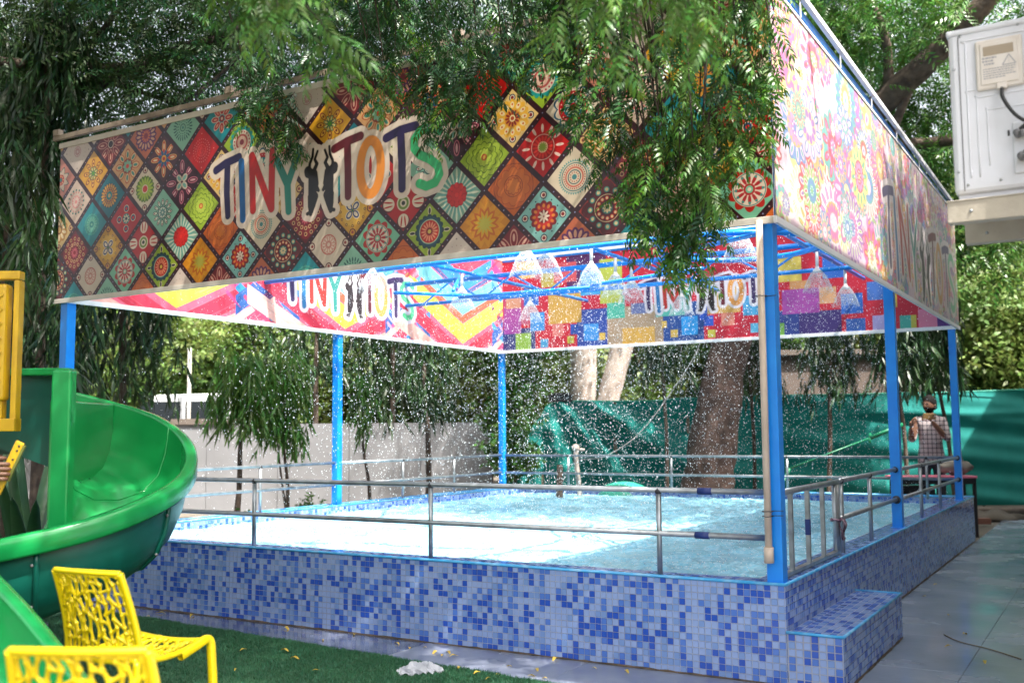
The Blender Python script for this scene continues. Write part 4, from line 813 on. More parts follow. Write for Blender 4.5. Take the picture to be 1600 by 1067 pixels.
def lets_light(P):
    """leaves left out of the crown overhead: the gaps through which the sun reaches the pool and the banners"""
    keep = np.ones(len(P), bool); S = np.array(SUN); r_ = RN.uniform(0, 1, len(P))
    Q = P-S*((P[:, 2]-.43)/S[2])[:, None]; wv = .25*np.sin(Q[:, 0]*3.1)+.15*np.sin(Q[:, 0]*7.7+1)
    keep &= ~((Q[:, 0] > -6.1) & (Q[:, 0] < -.5) & (Q[:, 1] > .02) & (Q[:, 1] < 3.6+wv) & (r_ < .995))
    keep &= ~((Q[:, 0] > -1.85+.1*np.sin(Q[:, 1]*9)) & (Q[:, 0] < -.5) & (Q[:, 1] > -.55) & (Q[:, 1] < .3) & (r_ < .985))
    Q = P-S*((P[:, 0]-.02)/S[0])[:, None]; far_low = (Q[:, 1]-2.4)*.42+2.4 > Q[:, 2]
    keep &= ~((P[:, 0] > .02) & (Q[:, 1] > -.2) & (Q[:, 1] < 5.2) & (Q[:, 2] > 2.3) & (Q[:, 2] < 3.95) & ~(far_low & (Q[:, 1] > 2.4)) & (r_ < .99))
    Q = P-S*((P[:, 0]+6.0)/S[0])[:, None]
    keep &= ~((Q[:, 1] > -.2) & (Q[:, 1] < 7.2) & (Q[:, 2] > 2.3) & (Q[:, 2] < 3.9) & (r_ < .985))
    Q = P-S*((P[:, 1]-7.07)/S[1])[:, None]
    keep &= ~((P[:, 1] < 7.0) & (Q[:, 0] > -6.1) & (Q[:, 0] < 0) & (Q[:, 2] > 2.3) & (Q[:, 2] < 3.9) & (r_ < .985))
    tt = (P[:, 2]-3.2)/S[2]; Q = P-S*tt[:, None]; keep &= ~((Q[:, 0] > -1.6) & (Q[:, 0] < .3) & (Q[:, 1] > -.95) & (Q[:, 1] < .1) & (r_ < .97))
    return keep
def cloud(boxes, per, spread):
    """clumped points inside ellipsoids (centre, radii, clumps)"""
    out = []
    for c, r_, k in boxes:
        c = np.array(c); r_ = np.array(r_); d = RN.normal(size=(k, 3)); d /= np.linalg.norm(d, axis=1)[:, None]; q = c+d*r_*(RN.uniform(.15, 1, k)**.45)[:, None]
        out.append((q[:, None, :]+RN.normal(size=(k, per, 3))*spread).reshape(-1, 3))
    return np.concatenate(out)
def crown_obj(parent, P, tmpl, m, scl=(.8, 1.25), tilt=.6, droop=None, name='crown'):
    n = len(P); k = len(tmpl); A = []; idx = RN.integers(0, k, n)
    for i, (v, t_) in enumerate(tmpl):
        q = P[idx == i]
        if len(q): A.append(scatter(v, t_, q, rand_rot(len(q), tilt), RN.uniform(scl[0], scl[1], len(q))))
    V, T = merge(A); o = link(name, np_mesh(name, V, T, m), parent)
    if parent: o.location = -Vector(parent.location)
    return o
RG = random.Random(21)
FROND = [lowfrond(RG) for _ in range(6)]; SPRIG = [sprig(RG) for _ in range(6)]; BIG = [sprig(RG, 14, False, .105, .24, .26) for _ in range(6)]; ASH = [ashoka(RG) for _ in range(5)]
def limb(parent, pts, r0, r1, m=None, name='limb', n=9):
    P = smooth_path(pts, 5); k = len(P); o = MB().tube(P, [r0+(r1-r0)*i/(k-1) for i in range(k)], n, jit=.10).obj(name, m or M['bark'], parent, smooth=True)
    o.location = -Vector(parent.location); return o

# the tree whose boughs hang over the front banner
t1 = empty('neem_tree', (-7.6, -3.4, 0), 'feathery neem tree hanging its boughs over the front banner and near corner', 'tree')
limb(t1, [(-7.6, -3.4, -.1), (-7.5, -3.3, 1.5), (-7.2, -3.0, 3.0), (-6.7, -2.6, 4.3)], .30, .19, name='trunk', n=14)
limb(t1, [(-6.7, -2.6, 4.3), (-5.2, -1.9, 5.0), (-3.2, -1.3, 5.05), (-1.2, -.9, 4.75), (.0, -.7, 4.5)], .15, .03)
limb(t1, [(-6.7, -2.6, 4.2), (-6.0, -.6, 5.1), (-4.6, 1.6, 5.9), (-2.8, 3.8, 6.3)], .12, .03)
limb(t1, [(-5.2, -1.9, 5.0), (-3.6, -3.0, 5.6), (-1.2, -3.2, 5.8), (.9, -2.6, 5.7)], .09, .02)
limb(t1, [(-3.2, -1.3, 5.05), (-1.6, -.2, 5.7), (.4, .2, 6.0), (1.6, .4, 6.1)], .06, .015)
limb(t1, [(-7.0, -2.9, 3.6), (-7.6, -.8, 4.6), (-7.9, 1.6, 5.3), (-7.6, 3.4, 5.9)], .09, .02)
SM = [spray_mesh('leaf_spray', 30+i, M['neem_leaf'], M['neem_tip']) for i in range(6)]
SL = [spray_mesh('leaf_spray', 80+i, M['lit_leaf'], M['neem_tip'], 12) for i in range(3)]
SB = [spray_mesh('leaf_spray', 60+i, M['fresh_leaf'], M['neem_tip']) for i in range(3)]
boughs = [(-5.2, -1.9, 5.0), (-4.2, -1.5, 5.05), (-3.2, -1.3, 5.0), (-2.2, -1.05, 4.9), (-1.2, -.9, 4.75), (-.6, -.78, 4.6), (.0, -.7, 4.5)]
tw = MB()
for i, (x, y, z) in enumerate(SPRAYS+NEAR):
    p = Vector((x, y, z+11))/100; k = i % 6; me = SM[k]
    if z < 262 and i % 3 == 1: continue
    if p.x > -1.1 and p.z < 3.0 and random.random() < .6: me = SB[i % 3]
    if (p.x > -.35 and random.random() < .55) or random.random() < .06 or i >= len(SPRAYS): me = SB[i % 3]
    if p.x > -.75 and random.random() < .5: me = SL[i % 3]  # brighter sprays towards the corner, sunshine put into their leaf colour
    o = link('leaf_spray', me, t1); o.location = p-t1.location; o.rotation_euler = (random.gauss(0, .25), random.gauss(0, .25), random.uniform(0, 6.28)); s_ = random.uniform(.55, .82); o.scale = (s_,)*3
    if i % 3 == 0 or z < 300:
        b = min(boughs, key=lambda q: (Vector(q).xy-p.xy).length); b = Vector(b); h0 = p+Vector((0, 0, .18)); md = h0.lerp(b, .5)+Vector((random.uniform(-.1, .1), random.uniform(-.1, .1), -.12 if z > 330 else .0))
        tw.tube(smooth_path([b, md, h0], 4), [.010, .009, .008, .007, .006, .006, .005, .004, .004], 5)
o = tw.obj('twig', M['dark_bark'], t1, smooth=True); o.location = -t1.location
C_ = cloud([((-2.2, -1.6, 6.0), (4.6, 2.2, .9), 300), ((-6.2, 1.6, 6.2), (2.6, 4.2, 1.0), 150), ((-2.5, 4.2, 6.8), (3.6, 2.0, .8), 130), ((-5.8, -3.2, 5.4), (2.6, 2.2, 1.3), 120), ((-1.8, -.75, 4.75), (2.4, .45, .3), 60), ((2.6, -2.2, 6.6), (2.4, 2.8, .7), 110), ((-1.5, -5.4, 6.2), (5.0, 3.0, 1.2), 240), ((-.5, -1.2, 7.6), (4.5, 1.6, .5), 160), ((-5.0, -1.2, 7.3), (3.0, 2.0, .6), 110), ((.1, 4.3, 6.9), (2.9, 1.9, .5), 190)], 16, .20)  # includes clumps added overhead, out of view, to shade the pool and yard
C_ = C_[lets_light(C_)]
C_ = C_[~((C_[:, 2] < 4.35) & (C_[:, 1] < .3))]
crown_obj(t1, C_, FROND, M['neem_leaf'], (.9, 1.4), .5)

t4 = empty('tree', (7.6, 6.4, 0), 'unseen tree added beyond the plastered building to shade the right hand banner', 'tree')
limb(t4, [(7.6, 6.4, -.1), (7.4, 6.2, 2.4), (6.6, 5.8, 4.6), (5.0, 5.2, 6.4), (3.0, 4.6, 7.4)], .28, .06, name='trunk', n=12); limb(t4, [(5.0, 5.2, 6.4), (3.6, 6.0, 7.2), (2.5, 5.9, 7.8)], .07, .03)
P = cloud([((2.7, 3.0, 7.35), (.5, .85, .40), 34), ((2.6, 5.5, 7.7), (.5, .75, .85), 44), ((5.0, 5.2, 7.6), (2.0, 2.4, 1.0), 60)], 16, .17); crown_obj(t4, P, FROND, M['neem_leaf'], (1, 1.5), .5)  # unseen crown, its clumps placed to throw shade on the right banner

# the dark tree at the upper left
def Yl(a, d, z): return tuple(yard(a, d, z))
t2 = empty('neem_tree', Yl(-7.2, 11.0, 0), 'dark branching tree filling the upper left above the mandala banner', 'tree')
limb(t2, [Yl(-7.2, 11, -.1), Yl(-7.1, 11, 1.8), Yl(-6.8, 11, 3.4), Yl(-6.5, 11.2, 4.6)], .30, .2, M['dark_bark'], 'trunk', 14)
for pts, a, b in (([(-6.6, 11, 3.6), (-5.2, 10.6, 3.75), (-4.1, 10.4, 4.0), (-3.2, 10.3, 4.35)], .075, .015), ([(-6.7, 11, 4.0), (-5.3, 10.8, 4.5), (-4.4, 10.7, 4.35), (-3.4, 10.8, 4.2), (-2.6, 10.9, 4.3)], .10, .02),
                  ([(-6.5, 11.2, 4.5), (-4.6, 11.2, 5.3), (-2.4, 11.5, 6.2), (-.8, 11.6, 6.6)], .14, .03), ([(-5.3, 10.8, 4.5), (-4.6, 10.6, 5.3), (-3.9, 10.5, 6.2)], .06, .02), ([(-4.4, 10.7, 4.35), (-3.3, 10.5, 4.9), (-2.5, 10.4, 5.6)], .04, .012),
                  ([(-4.6, 11.2, 5.3), (-3.6, 11.0, 4.9), (-2.9, 10.9, 4.4)], .035, .01), ([(-3.0, 10.9, 5.9), (-2.6, 10.8, 5.2), (-2.5, 10.8, 4.6)], .03, .01)):
    limb(t2, [Yl(*p) for p in pts], a, b, M['dark_bark'])
def yb(a, d, z, ra, rd, rz, k): return (Yl(a, d, z), (ra, rd, rz), k)
P2 = cloud([yb(-4.6, 11.6, 5.7, 2.4, 1.8, 1.3, 190), yb(-2.0, 12.2, 6.2, 2.2, 1.6, 1.1, 130), yb(-6.0, 10.6, 4.7, 1.3, 1.2, 1.3, 80), yb(-3.6, 10.4, 6.4, 2.6, 1.2, .9, 90)], 15, .19)
crown_obj(t2, P2, FROND, M['crown_leaf'], (.8, 1.3), .6)

# the leaning trunk at the back and its boughs at the upper right
t3 = empty('big_neem_tree', Yl(2.85, 15, 0), 'large tree with leaning thick trunk in front of the green cloth', 'tree')
limb(t3, [Yl(2.75, 15, -.1), Yl(2.86, 15, .6), Yl(3.0, 15, 1.5), Yl(3.25, 15, 2.6), Yl(3.8, 14.7, 4.0), Yl(4.7, 14, 5.35)], .40, .2, M['brown_bark'], 'trunk', 18)
for pts, a, b in (([(4.65, 14, 5.3), (5.1, 13.4, 5.75), (5.6, 12.8, 6.2), (6.3, 12.2, 7.0)], .2, .12), ([(3.9, 14.7, 4.1), (4.6, 14.6, 4.9), (5.0, 14.5, 5.2), (5.4, 14.2, 5.3), (6.3, 14, 5.35), (7.4, 13.9, 5.7)], .12, .06), ([(5.0, 14.5, 5.1), (5.3, 14.4, 4.85), (5.7, 14.4, 4.9)], .15, .05),
                  ([(5.35, 13.2, 5.9), (5.2, 13.5, 5.3), (5.3, 13.8, 4.9)], .07, .04), ([(3.8, 14.7, 4.0), (3.4, 15, 5.2), (2.6, 15.4, 6.6)], .16, .06), ([(5.1, 13.4, 5.75), (5.0, 13.2, 6.6), (4.4, 13, 7.6)], .08, .03), ([(3.6, 14.8, 3.8), (2.9, 15.0, 4.5), (1.6, 15.4, 5.4)], .08, .03)):
    limb(t3, [Yl(*p) for p in pts], a, b, M['bark'], n=12)
P3 = cloud([yb(5.2, 15.2, 7.2, 3.2, 2.4, 1.4, 230), yb(6.8, 14.6, 5.4, 1.4, 1.2, 1.4, 60), yb(4.6, 15.8, 5.9, 1.8, 1.4, 1.2, 130), yb(4.8, 13.2, 6.9, 2.0, 1.2, .8, 50), yb(1.4, 16, 6.8, 3.0, 1.6, 1.6, 110), yb(6.2, 14.5, 4.0, 1.2, 1.0, .6, 26), yb(2.6, 17.5, 8.2, 4.0, 1.6, 1.4, 120)], 15, .20)
Sn = np.array([SUN.dot(YX), SUN.dot(YY), SUN.z]); Pa = np.stack([(P3[:, 0]-YO.x)*YX.x+(P3[:, 1]-YO.y)*YX.y, (P3[:, 0]-YO.x)*YY.x+(P3[:, 1]-YO.y)*YY.y, P3[:, 2]], 1)
Q = Pa-Sn*((Pa[:, 1]-17.3)/Sn[1])[:, None]; P3 = P3[~((Q[:, 0] > -.2) & (Q[:, 0] < 3.4) & (Q[:, 2] > .3) & (Q[:, 2] < 2.1) & (Pa[:, 1] < 17.3) & (RN.uniform(0, 1, len(P3)) < .85))]
crown_obj(t3, P3, FROND, M['fresh_leaf'], (1.1, 1.7), .6)

# slender drooping trees along the wall and cloth
def slim(a, d, ht, z0, z1, r_, n, label, lean=(0, 0), m='ashoka_leaf', tr=.035, fork=False):
    t_ = empty('ashoka_tree', Yl(a, d, 0), label, 'tree', 'slender drooping trees along the boundary')
    limb(t_, [Yl(a, d, -.05), Yl(a+lean[0]*.3+.02, d, ht*.3), Yl(a+lean[0]*.7-.02, d, ht*.6), Yl(a+lean[0], d, ht)], tr, tr*.45, M['bark'], 'trunk')
    if fork: limb(t_, [Yl(a+.02, d, .1), Yl(a-.08, d, ht*.35), Yl(a-.16, d-.03, ht*.75)], tr*.7, tr*.3, M['bark'], 'limb')
    f = RN.uniform(0, 1, n)**.85; z = z0+(z1-z0)*f; an = RN.uniform(0, 6.28, n); wr = r_*(1-.45*f)*np.sqrt(RN.uniform(.05, 1, n))*(1+.3*np.sin(z*9+an*2))
    c = np.array(Yl(a+lean[0]*.8, d, 0)); P = np.stack([c[0]+np.cos(an)*wr, c[1]+np.sin(an)*wr, z+.45], 1)
    crown_obj(t_, P, ASH, M[m], (.8, 1.35), .22); return t_
slim(-3.66, 13.5, 1.9, 1.05, 2.0, .50, 200, 'small drooping tree with bright leaves by the grey wall left of the middle post', (.12, 0), 'lit_leaf', .045)
slim(-3.08, 14.0, 1.95, .85, 2.05, .40, 130, 'small forked drooping tree between the bright tree and the blue post', (-.05, 0), 'lit_leaf', .03, True)
slim(-2.02, 14.5, 1.9, 1.05, 1.75, .22, 36, 'thin sapling with a few hanging leaves just right of the blue middle post', (-.12, 0), 'fresh_leaf', .03)
slim(-1.25, 15.2, 4.2, 1.15, 4.2, .55, 300, 'tall dark drooping tree left of the back left corner post', (-.1, 0), tr=.05)
slim(-2.2, 18.3, 4.6, 1.5, 4.6, .9, 420, 'broad dark drooping tree whose foliage hangs over the grey wall', (.1, 0), tr=.06)
slim(-3.6, 18.4, 4.6, 1.8, 4.6, .9, 360, 'dark drooping tree behind the small bright tree', (.1, 0), tr=.06)
slim(-4.75, 12.4, 4.8, 1.45, 4.6, .75, 460, 'dense dark drooping tree under the left end of the mandala banner', (0, 0), tr=.06)
slim(-4.75, 10.2, 5.6, 1.1, 5.4, .60, 560, 'tall dark drooping tree at the left edge behind the yellow frame', (0, 0), tr=.07)
slim(-5.7, 10.9, 5.6, .6, 5.6, .75, 520, 'darkest drooping tree at the far left edge behind the slide', (0, 0), tr=.07)
slim(2.28, 15.3, 3.9, 1.75, 4.2, .5, 300, 'dark drooping tree just left of the leaning trunk', (0, 0))
slim(3.75, 16.0, 3.9, 1.6, 4.2, .5, 280, 'dark drooping tree just right of the leaning trunk', (0, 0))
slim(4.45, 14.6, 3.7, 1.45, 3.9, .42, 240, 'dark drooping tree right of the near corner post', (.18, 0), tr=.04)
slim(5.45, 14.2, 3.7, 1.5, 3.9, .5, 300, 'drooping tree with pale stem behind the right middle post', (-.1, 0), tr=.035)
slim(6.45, 15.0, 3.9, 1.55, 3.9, .55, 300, 'drooping tree over the head of the standing man', (-.3, 0), tr=.035)

# trees beyond the boundary
def back_tree(a, d, ht, r_, n, m, label, tmpl=None, z0=1.2, bark='bark', per=22):
    t_ = empty('tree', Yl(a, d, 0), label, 'tree', 'trees beyond the boundary')
    limb(t_, [Yl(a, d, -.1), Yl(a+.1, d, ht*.3), Yl(a-.1, d, ht*.6)], .18, .1, M[bark], 'trunk')
    for k in range(3): an = k*2.1+a; limb(t_, [Yl(a, d, ht*.35), Yl(a+r_*.4*math.cos(an), d+r_*.3*math.sin(an), ht*.55), Yl(a+r_*.7*math.cos(an), d+r_*.5*math.sin(an), ht*.75)], .08, .03, M[bark])
    P = cloud([yb(a, d, (ht+z0)/2, r_, r_*.8, (ht-z0)/2, n)], per, .30); P = P[P[:, 2] > .2]
    crown_obj(t_, P, tmpl or BIG, M[m], (.8, 1.4), .8); return t_
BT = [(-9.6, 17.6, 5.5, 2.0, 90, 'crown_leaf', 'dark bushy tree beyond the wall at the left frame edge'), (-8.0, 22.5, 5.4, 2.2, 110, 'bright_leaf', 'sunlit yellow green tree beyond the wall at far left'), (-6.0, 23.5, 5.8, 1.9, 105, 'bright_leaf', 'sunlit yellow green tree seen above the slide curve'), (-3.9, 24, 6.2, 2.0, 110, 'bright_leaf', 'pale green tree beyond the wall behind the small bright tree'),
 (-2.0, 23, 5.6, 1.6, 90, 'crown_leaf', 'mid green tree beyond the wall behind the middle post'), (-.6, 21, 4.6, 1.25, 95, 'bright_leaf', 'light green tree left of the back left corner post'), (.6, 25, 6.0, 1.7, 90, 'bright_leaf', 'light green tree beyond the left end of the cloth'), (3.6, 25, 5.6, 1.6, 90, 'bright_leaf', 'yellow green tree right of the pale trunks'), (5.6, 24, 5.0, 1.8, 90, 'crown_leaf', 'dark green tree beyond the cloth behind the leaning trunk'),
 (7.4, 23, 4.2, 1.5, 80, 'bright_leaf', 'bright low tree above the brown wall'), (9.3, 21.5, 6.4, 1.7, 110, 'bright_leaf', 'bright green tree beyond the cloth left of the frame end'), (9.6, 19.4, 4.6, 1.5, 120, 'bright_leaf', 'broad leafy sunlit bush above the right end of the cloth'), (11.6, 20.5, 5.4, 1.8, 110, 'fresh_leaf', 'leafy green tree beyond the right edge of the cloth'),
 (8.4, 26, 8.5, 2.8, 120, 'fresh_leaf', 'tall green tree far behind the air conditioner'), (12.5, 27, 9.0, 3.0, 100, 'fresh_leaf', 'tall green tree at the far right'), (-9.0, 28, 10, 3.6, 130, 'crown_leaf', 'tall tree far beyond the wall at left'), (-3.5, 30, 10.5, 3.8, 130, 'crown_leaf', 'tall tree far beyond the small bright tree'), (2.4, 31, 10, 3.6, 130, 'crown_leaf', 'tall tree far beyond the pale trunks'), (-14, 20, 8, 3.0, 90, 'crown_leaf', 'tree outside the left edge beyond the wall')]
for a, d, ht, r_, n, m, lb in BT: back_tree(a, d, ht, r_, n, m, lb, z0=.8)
pt = empty('pale_tree', Yl(1.55, 21.5, 0), 'twin pale sunlit trunks rising behind the green cloth', 'tree')
limb(pt, [Yl(1.5, 21.5, -.1), Yl(1.48, 21.5, 1.5), Yl(1.5, 21.5, 3.2), Yl(1.3, 21.5, 6)], .30, .26, M['pale_bark'], 'trunk', 14)
limb(pt, [Yl(1.75, 21.3, -.1), Yl(1.95, 21.3, 1.7), Yl(2.35, 21.3, 3.2), Yl(3.0, 21.3, 5.6)], .26, .2, M['pale_bark'], 'trunk', 14)
P = cloud([yb(1.6, 21.5, 6.3, 2.4, 1.6, 1.4, 60)], 14, .3); crown_obj(pt, P, BIG, M['bright_leaf'])
vine = empty('shrub', Yl(-.0, 16.9, 0), 'bright green climber spilling over the wall end beside the back left post', 'shrub')
P = cloud([yb(-.0, 16.9, 1.5, .42, .3, 1.3, 34), yb(.15, 16.9, 2.6, .5, .3, .5, 12)], 16, .12); crown_obj(vine, P, SPRIG, M['fresh_leaf'], (.9, 1.4)); limb(vine, [Yl(0, 16.9, -.05), Yl(.05, 16.9, 1), Yl(.1, 16.9, 2.2)], .04, .02, M['bark'], 'stem')
for a, d, s_, lb in ((-2.6, 13.2, .5, 'small dusty weed at the foot of the grey wall near the middle post'), (-3.35, 12.6, .35, 'low seedling at the wall foot right of the slide')):
    wd = empty('plant', Yl(a, d, 0), lb, 'plant'); P = cloud([yb(a, d, s_*.55, .14, .14, s_*.45, 7)], 8, .06); crown_obj(wd, P, SPRIG, M['fresh_leaf'], (.5, .9), name='leaves'); limb(wd, [Yl(a, d, 0), Yl(a+.03, d, s_*.5), Yl(a, d, s_)], .008, .003, M['bark'], 'stem')
# agave behind the slide
ag = empty('agave', Yl(-3.32, 7.1, 0), 'agave with long dark sword leaves behind the slide', 'plant')
ac = tuple(U_ for U_ in (0, 0, .1))
for k in range(19):
    an = k*2.4; el = .75+.7*((k*7) % 15)/15; L_ = random.uniform(1.15, 1.6); wd_ = .075
    def fn(u, v, an=an, el=el, L_=L_):
        s_ = u*L_; e_ = el-.9*u*u*(1.3-el); r_ = s_*math.cos(max(e_, -.3)*1.0); z = .1+s_*math.sin(el)-.35*u*u*math.cos(el)*L_
        w_ = wd_*(1-u)**.55*(.6+1.2*u if u < .35 else 1.02); q = (v-.5)*2
        return Vector((math.cos(an)*s_*math.cos(el)-math.sin(an)*q*w_, math.sin(an)*s_*math.cos(el)+math.cos(an)*q*w_, z+.03*abs(q)*(1-u)))
    o = MB().grid(fn, 10, 2).obj('leaf', M['agave_leaf'], ag, smooth=True); sd = o.modifiers.new('thickness', 'SOLIDIFY'); sd.thickness = .006
# ------------------------------------------------------------------ boundary wall, net cloth, building
bw = empty('boundary_wall', Yl(-7.6, 17.6, 0), 'weathered grey concrete boundary wall left of the green cloth', 'wall')
def yb_obj(mb_, name, m, parent, **k):
    """mesh given in yard coordinates (across, along, up)"""
    mb_.v = [tuple(yard(*p)) for p in mb_.v]; o = mb_.obj(name, m, parent, **k)
    if parent: o.location = -Vector(parent.location)
    return o
mb = MB()
for i in range(12):
    a = -15.0+i*1.22; mb.b2((a+.004, 17.5, -.1), (a+1.216, 17.68, 1.47))
    mb.b2((a-.006, 17.53, -.1), (a+.005, 17.66, 1.46))
yb_obj(mb, 'wall', M['concrete'], bw)
for a, b in ((-15, -9.1), (-5.85, -4.75)): yb_obj(MB().b2((a, 17.46, 1.472), (b, 17.72, 1.57)), 'cap', M['cap'], bw)
nc = empty('net_fence', Yl(4.8, 17.4, 0), 'teal green shade net draped along the back of the yard', 'fence')
tops = [(-.15, 1.62), (.0, 1.50), (.12, 1.36), (.28, 1.33), (.42, 1.45), (.58, 1.72), (.72, 1.80), (1.2, 1.81), (1.7, 1.80), (2.3, 1.80), (3.0, 1.84), (3.8, 1.87), (5.0, 1.88), (7.0, 1.90), (9.4, 1.95)]
def topz(a):
    for (a0, z0), (a1, z1) in zip(tops, tops[1:]):
        if a <= a1: f = max(0, (a-a0)/(a1-a0)); return z0+(z1-z0)*(f*f*(3-2*f))
    return 1.95
def net(u, v):
    a = -.15+9.9*u; zt = topz(a); z = .0+zt*v; s_ = 0
    # folds that fan out from the peak
    dx = a-.45; dz = 2.25-z; an = math.atan2(dz, dx); r_ = math.hypot(dx, max(0, zt-z))
    w_ = math.sin(an*15+.5*math.sin(r_*2.2)); s_ += .13*(w_+.35*w_*abs(w_))*min(1, r_*.8)*math.exp(-max(0, a-3.0)*.6)*min(1, max(0, (a+.15)*1.5))
    s_ += .025*math.sin(z*9+a*.8)*math.exp(-max(0, 3.2-a)) + .015*math.sin(z*19+a*2.3)+.02*math.sin(a*2.1)+.035*math.exp(-((z-1.55)/.07)**2)*(1 if a > 5 else 0)
    return Vector((a, 17.35-s_, z))
mb = MB().grid(net, 420, 90); o = yb_obj(mb, 'net', M['net'], nc, smooth=True)
hem = MB().tube([Vector((a, 17.33, topz(a)+.004)) for a in [-.15+.09*k for k in range(110)]], .014, 6); yb_obj(hem, 'hem', mat('hem', (.03, .38, .27), .5, trans=.3), nc, smooth=True)
for k in range(8): yb_obj(MB().tube([(.5+k*1.25, 17.5, -.1), (.5+k*1.25, 17.5, topz(.5+k*1.25))], .03, 8), 'post', M['wood'], nc)
b_ = MB().b2((.62, 17.3, 1.80), (1.02, 17.6, 1.93)).b2((.66, 17.25, 1.93), (.98, 17.6, 1.955)); tag(yb_obj(b_, 'black_box', M['black'], None, bevel=.01), 'black box sitting on the peak of the green net', 'box')  # plain black box of unknown use, gives no light
sh = empty('shed', Yl(7.2, 20.6, 0), 'brown plastered shed wall rising behind the green net', 'building'); yb_obj(MB().b2((5.2, 20, 0), (9.0, 22, 2.75)), 'wall', mat('brown_plaster', (.13, .10, .085), .9, noise=((.08, .06, .05), 1, 6, .35, .7), bump=.4), sh); yb_obj(MB().b2((5.1, 19.85, 2.75), (9.1, 22.1, 2.85)), 'roof', M['cap'], sh)
pb = empty('house', Yl(-2.0, 33, 0), 'pale house wall glimpsed far beyond the grey wall', 'house'); yb_obj(MB().b2((-5.5, 33, 0), (1.5, 38, 5.5)), 'wall', M['plaster'], pb); yb_obj(MB().b2((-5.8, 32.8, 5.5), (1.8, 38.2, 5.7)), 'roof', M['cap'], pb)
for a in (-4.2, -1.8, .3): f = yb_obj(MB().b2((a-.5, 32.96, 1.4), (a+.5, 33.02, 2.6)), 'window', M['white_strip'], pb); q = yb_obj(MB().b2((a-.43, 32.94, 1.47), (a+.43, 32.97, 2.53)), 'pane', M['glass_dark'], pb); q.parent = f; q.location = (0, 0, 0)
van = empty('van', Yl(-6.0, 20, 0), 'white vehicle partly seen over the grey boundary wall', 'van')
mb = MB(); prof = [(-1.3, .35), (-1.32, 1.2), (-1.15, 1.4), (-.75, 2.05), (.9, 2.08), (1.3, 1.9), (1.32, .35)]
P = [(-6+x, 19.2, z) for x, z in prof]+[(-6+x, 20.8, z) for x, z in prof]; n = len(prof)
mb.add(P, [tuple(range(n))[::-1], tuple(range(n, 2*n))]+[(i, (i+1) % n, (i+1) % n+n, i+n) for i in range(n)]); yb_obj(mb, 'body', M['gloss_car'], van, bevel=.05)
for a, b in ((-6.95, -6.25), (-6.15, -5.4), (-5.3, -4.85)): yb_obj(MB().add([(a-(.25 if a < -6.5 else 0), 19.185, 1.45), (b, 19.185, 1.45), (b, 19.185, 1.92), (a, 19.185, 1.92)], [(0, 1, 2, 3)]), 'window', M['glass_dark'], van)
for a in (-6.8, -5.2):
    wh = yb_obj(MB().tube([(a, 19.15, .34), (a, 19.4, .34)], .33, 24), 'wheel', M['black'], van)
    q = yb_obj(MB().tube([(a, 19.13, .34), (a, 19.2, .34)], .18, 20), 'rim', M['steel'], van); q.parent = wh; q.location = (0, 0, 0)
pl = MB().tube([(0, 0, -.1), (0, 0, 2.9)], [.04, .034], 10); o = pl.obj('pole', mat('pale_pole', (.36, .34, .31), .7), smooth=True); o.location = Yl(-6.0, 18.9, 0); tag(o, 'pale upright pole standing just beyond the grey wall', 'pole')

bd = empty('building', (3.7, 6, 0), 'single storey plastered building that carries the air conditioner', 'building')
def bo(mb_, n_, m_, **k): o = mb_.obj(n_, m_, bd, **k); o.location = -Vector(bd.location); return o
bo(MB().b2((1.5, -1.25, -.1), (6.2, 14, 4.83)), 'wall', M['plaster']); bo(MB().b2((1.38, -1.4, 4.83), (6.3, 14.1, 5.0)), 'roof', M['cap'])
for y in (2.5, 6.0, 9.5):
    f = bo(MB().b2((1.46, y-.6, 1.0), (1.53, y+.6, 2.1)), 'window', M['white_strip']); q = bo(MB().b2((1.45, y-.53, 1.07), (1.47, y+.53, 2.03)), 'pane', M['glass_dark']); q.parent = f; q.location = (0, 0, 0)

# ------------------------------------------------------------------ air conditioner
ax, ay, az = 1.03, -1.08, 2.215; AO = Vector((ax, ay, az))
acu = empty('air_conditioner', AO, 'white outdoor air conditioner unit on beige brackets with black cable', 'air conditioner')
def ao(mb_, n_, m_, par=None, **k): return mb_.obj(n_, m_, par or acu, **k)
W_, D_, H_ = .335, .82, .645
ao(MB().b2((0, .0, 0), (W_, D_, H_)), 'casing', M['ac_white'], bevel=.018)
ao(MB().b2((-.006, -.006, H_-.012), (W_+.006, D_+.006, H_+.012)), 'top_cover', M['ac_white'], bevel=.008)
ao(MB().b2((.036, -.0025, .012), (.039, .004, H_-.02)), 'seam', M['grey'])
ao(MB().b2((.012, .02, -.03), (W_-.02, D_-.02, .002)), 'base_pan', M['ac_white'], bevel=.004)
mb = MB()                                             # raised swage lines
def rib(pts): mb.tube(smooth_path(pts, 3), .0032, 6)
rib([(.062, -.0, .60), (.066, -.0, .605), (.31, -.0, .605)]); rib([(.062, 0, .60), (.062, 0, .10), (.065, 0, .09)]); rib([(.095, 0, .06), (.095, 0, .36), (.105, 0, .372), (.31, 0, .375)]); rib([(.13, 0, .10), (.13, 0, .31), (.14, 0, .318), (.31, 0, .32)]); rib([(.062, 0, .375), (.062, 0, .398), (.075, 0, .405), (.31, 0, .41)])
ao(mb, 'swage', M['ac_white'], smooth=True)
tc_ = ao(MB().b2((.098, -.014, .395), (.262, .002, .592)), 'terminal_cover', M['ac_cream'], bevel=.007)
ao(MB().b2((.114, -.018, .412), (.246, -.010, .578)), 'cover_panel', M['ac_cream'], tc_, bevel=.005); ao(MB().b2((.126, -.0195, .525), (.232, -.0165, .562)), 'handle_shade', mat('recess_shade', (.34, .28, .21), .7), tc_, bevel=.004)  # flat darker slab, shade of the handle hollow put into its colour
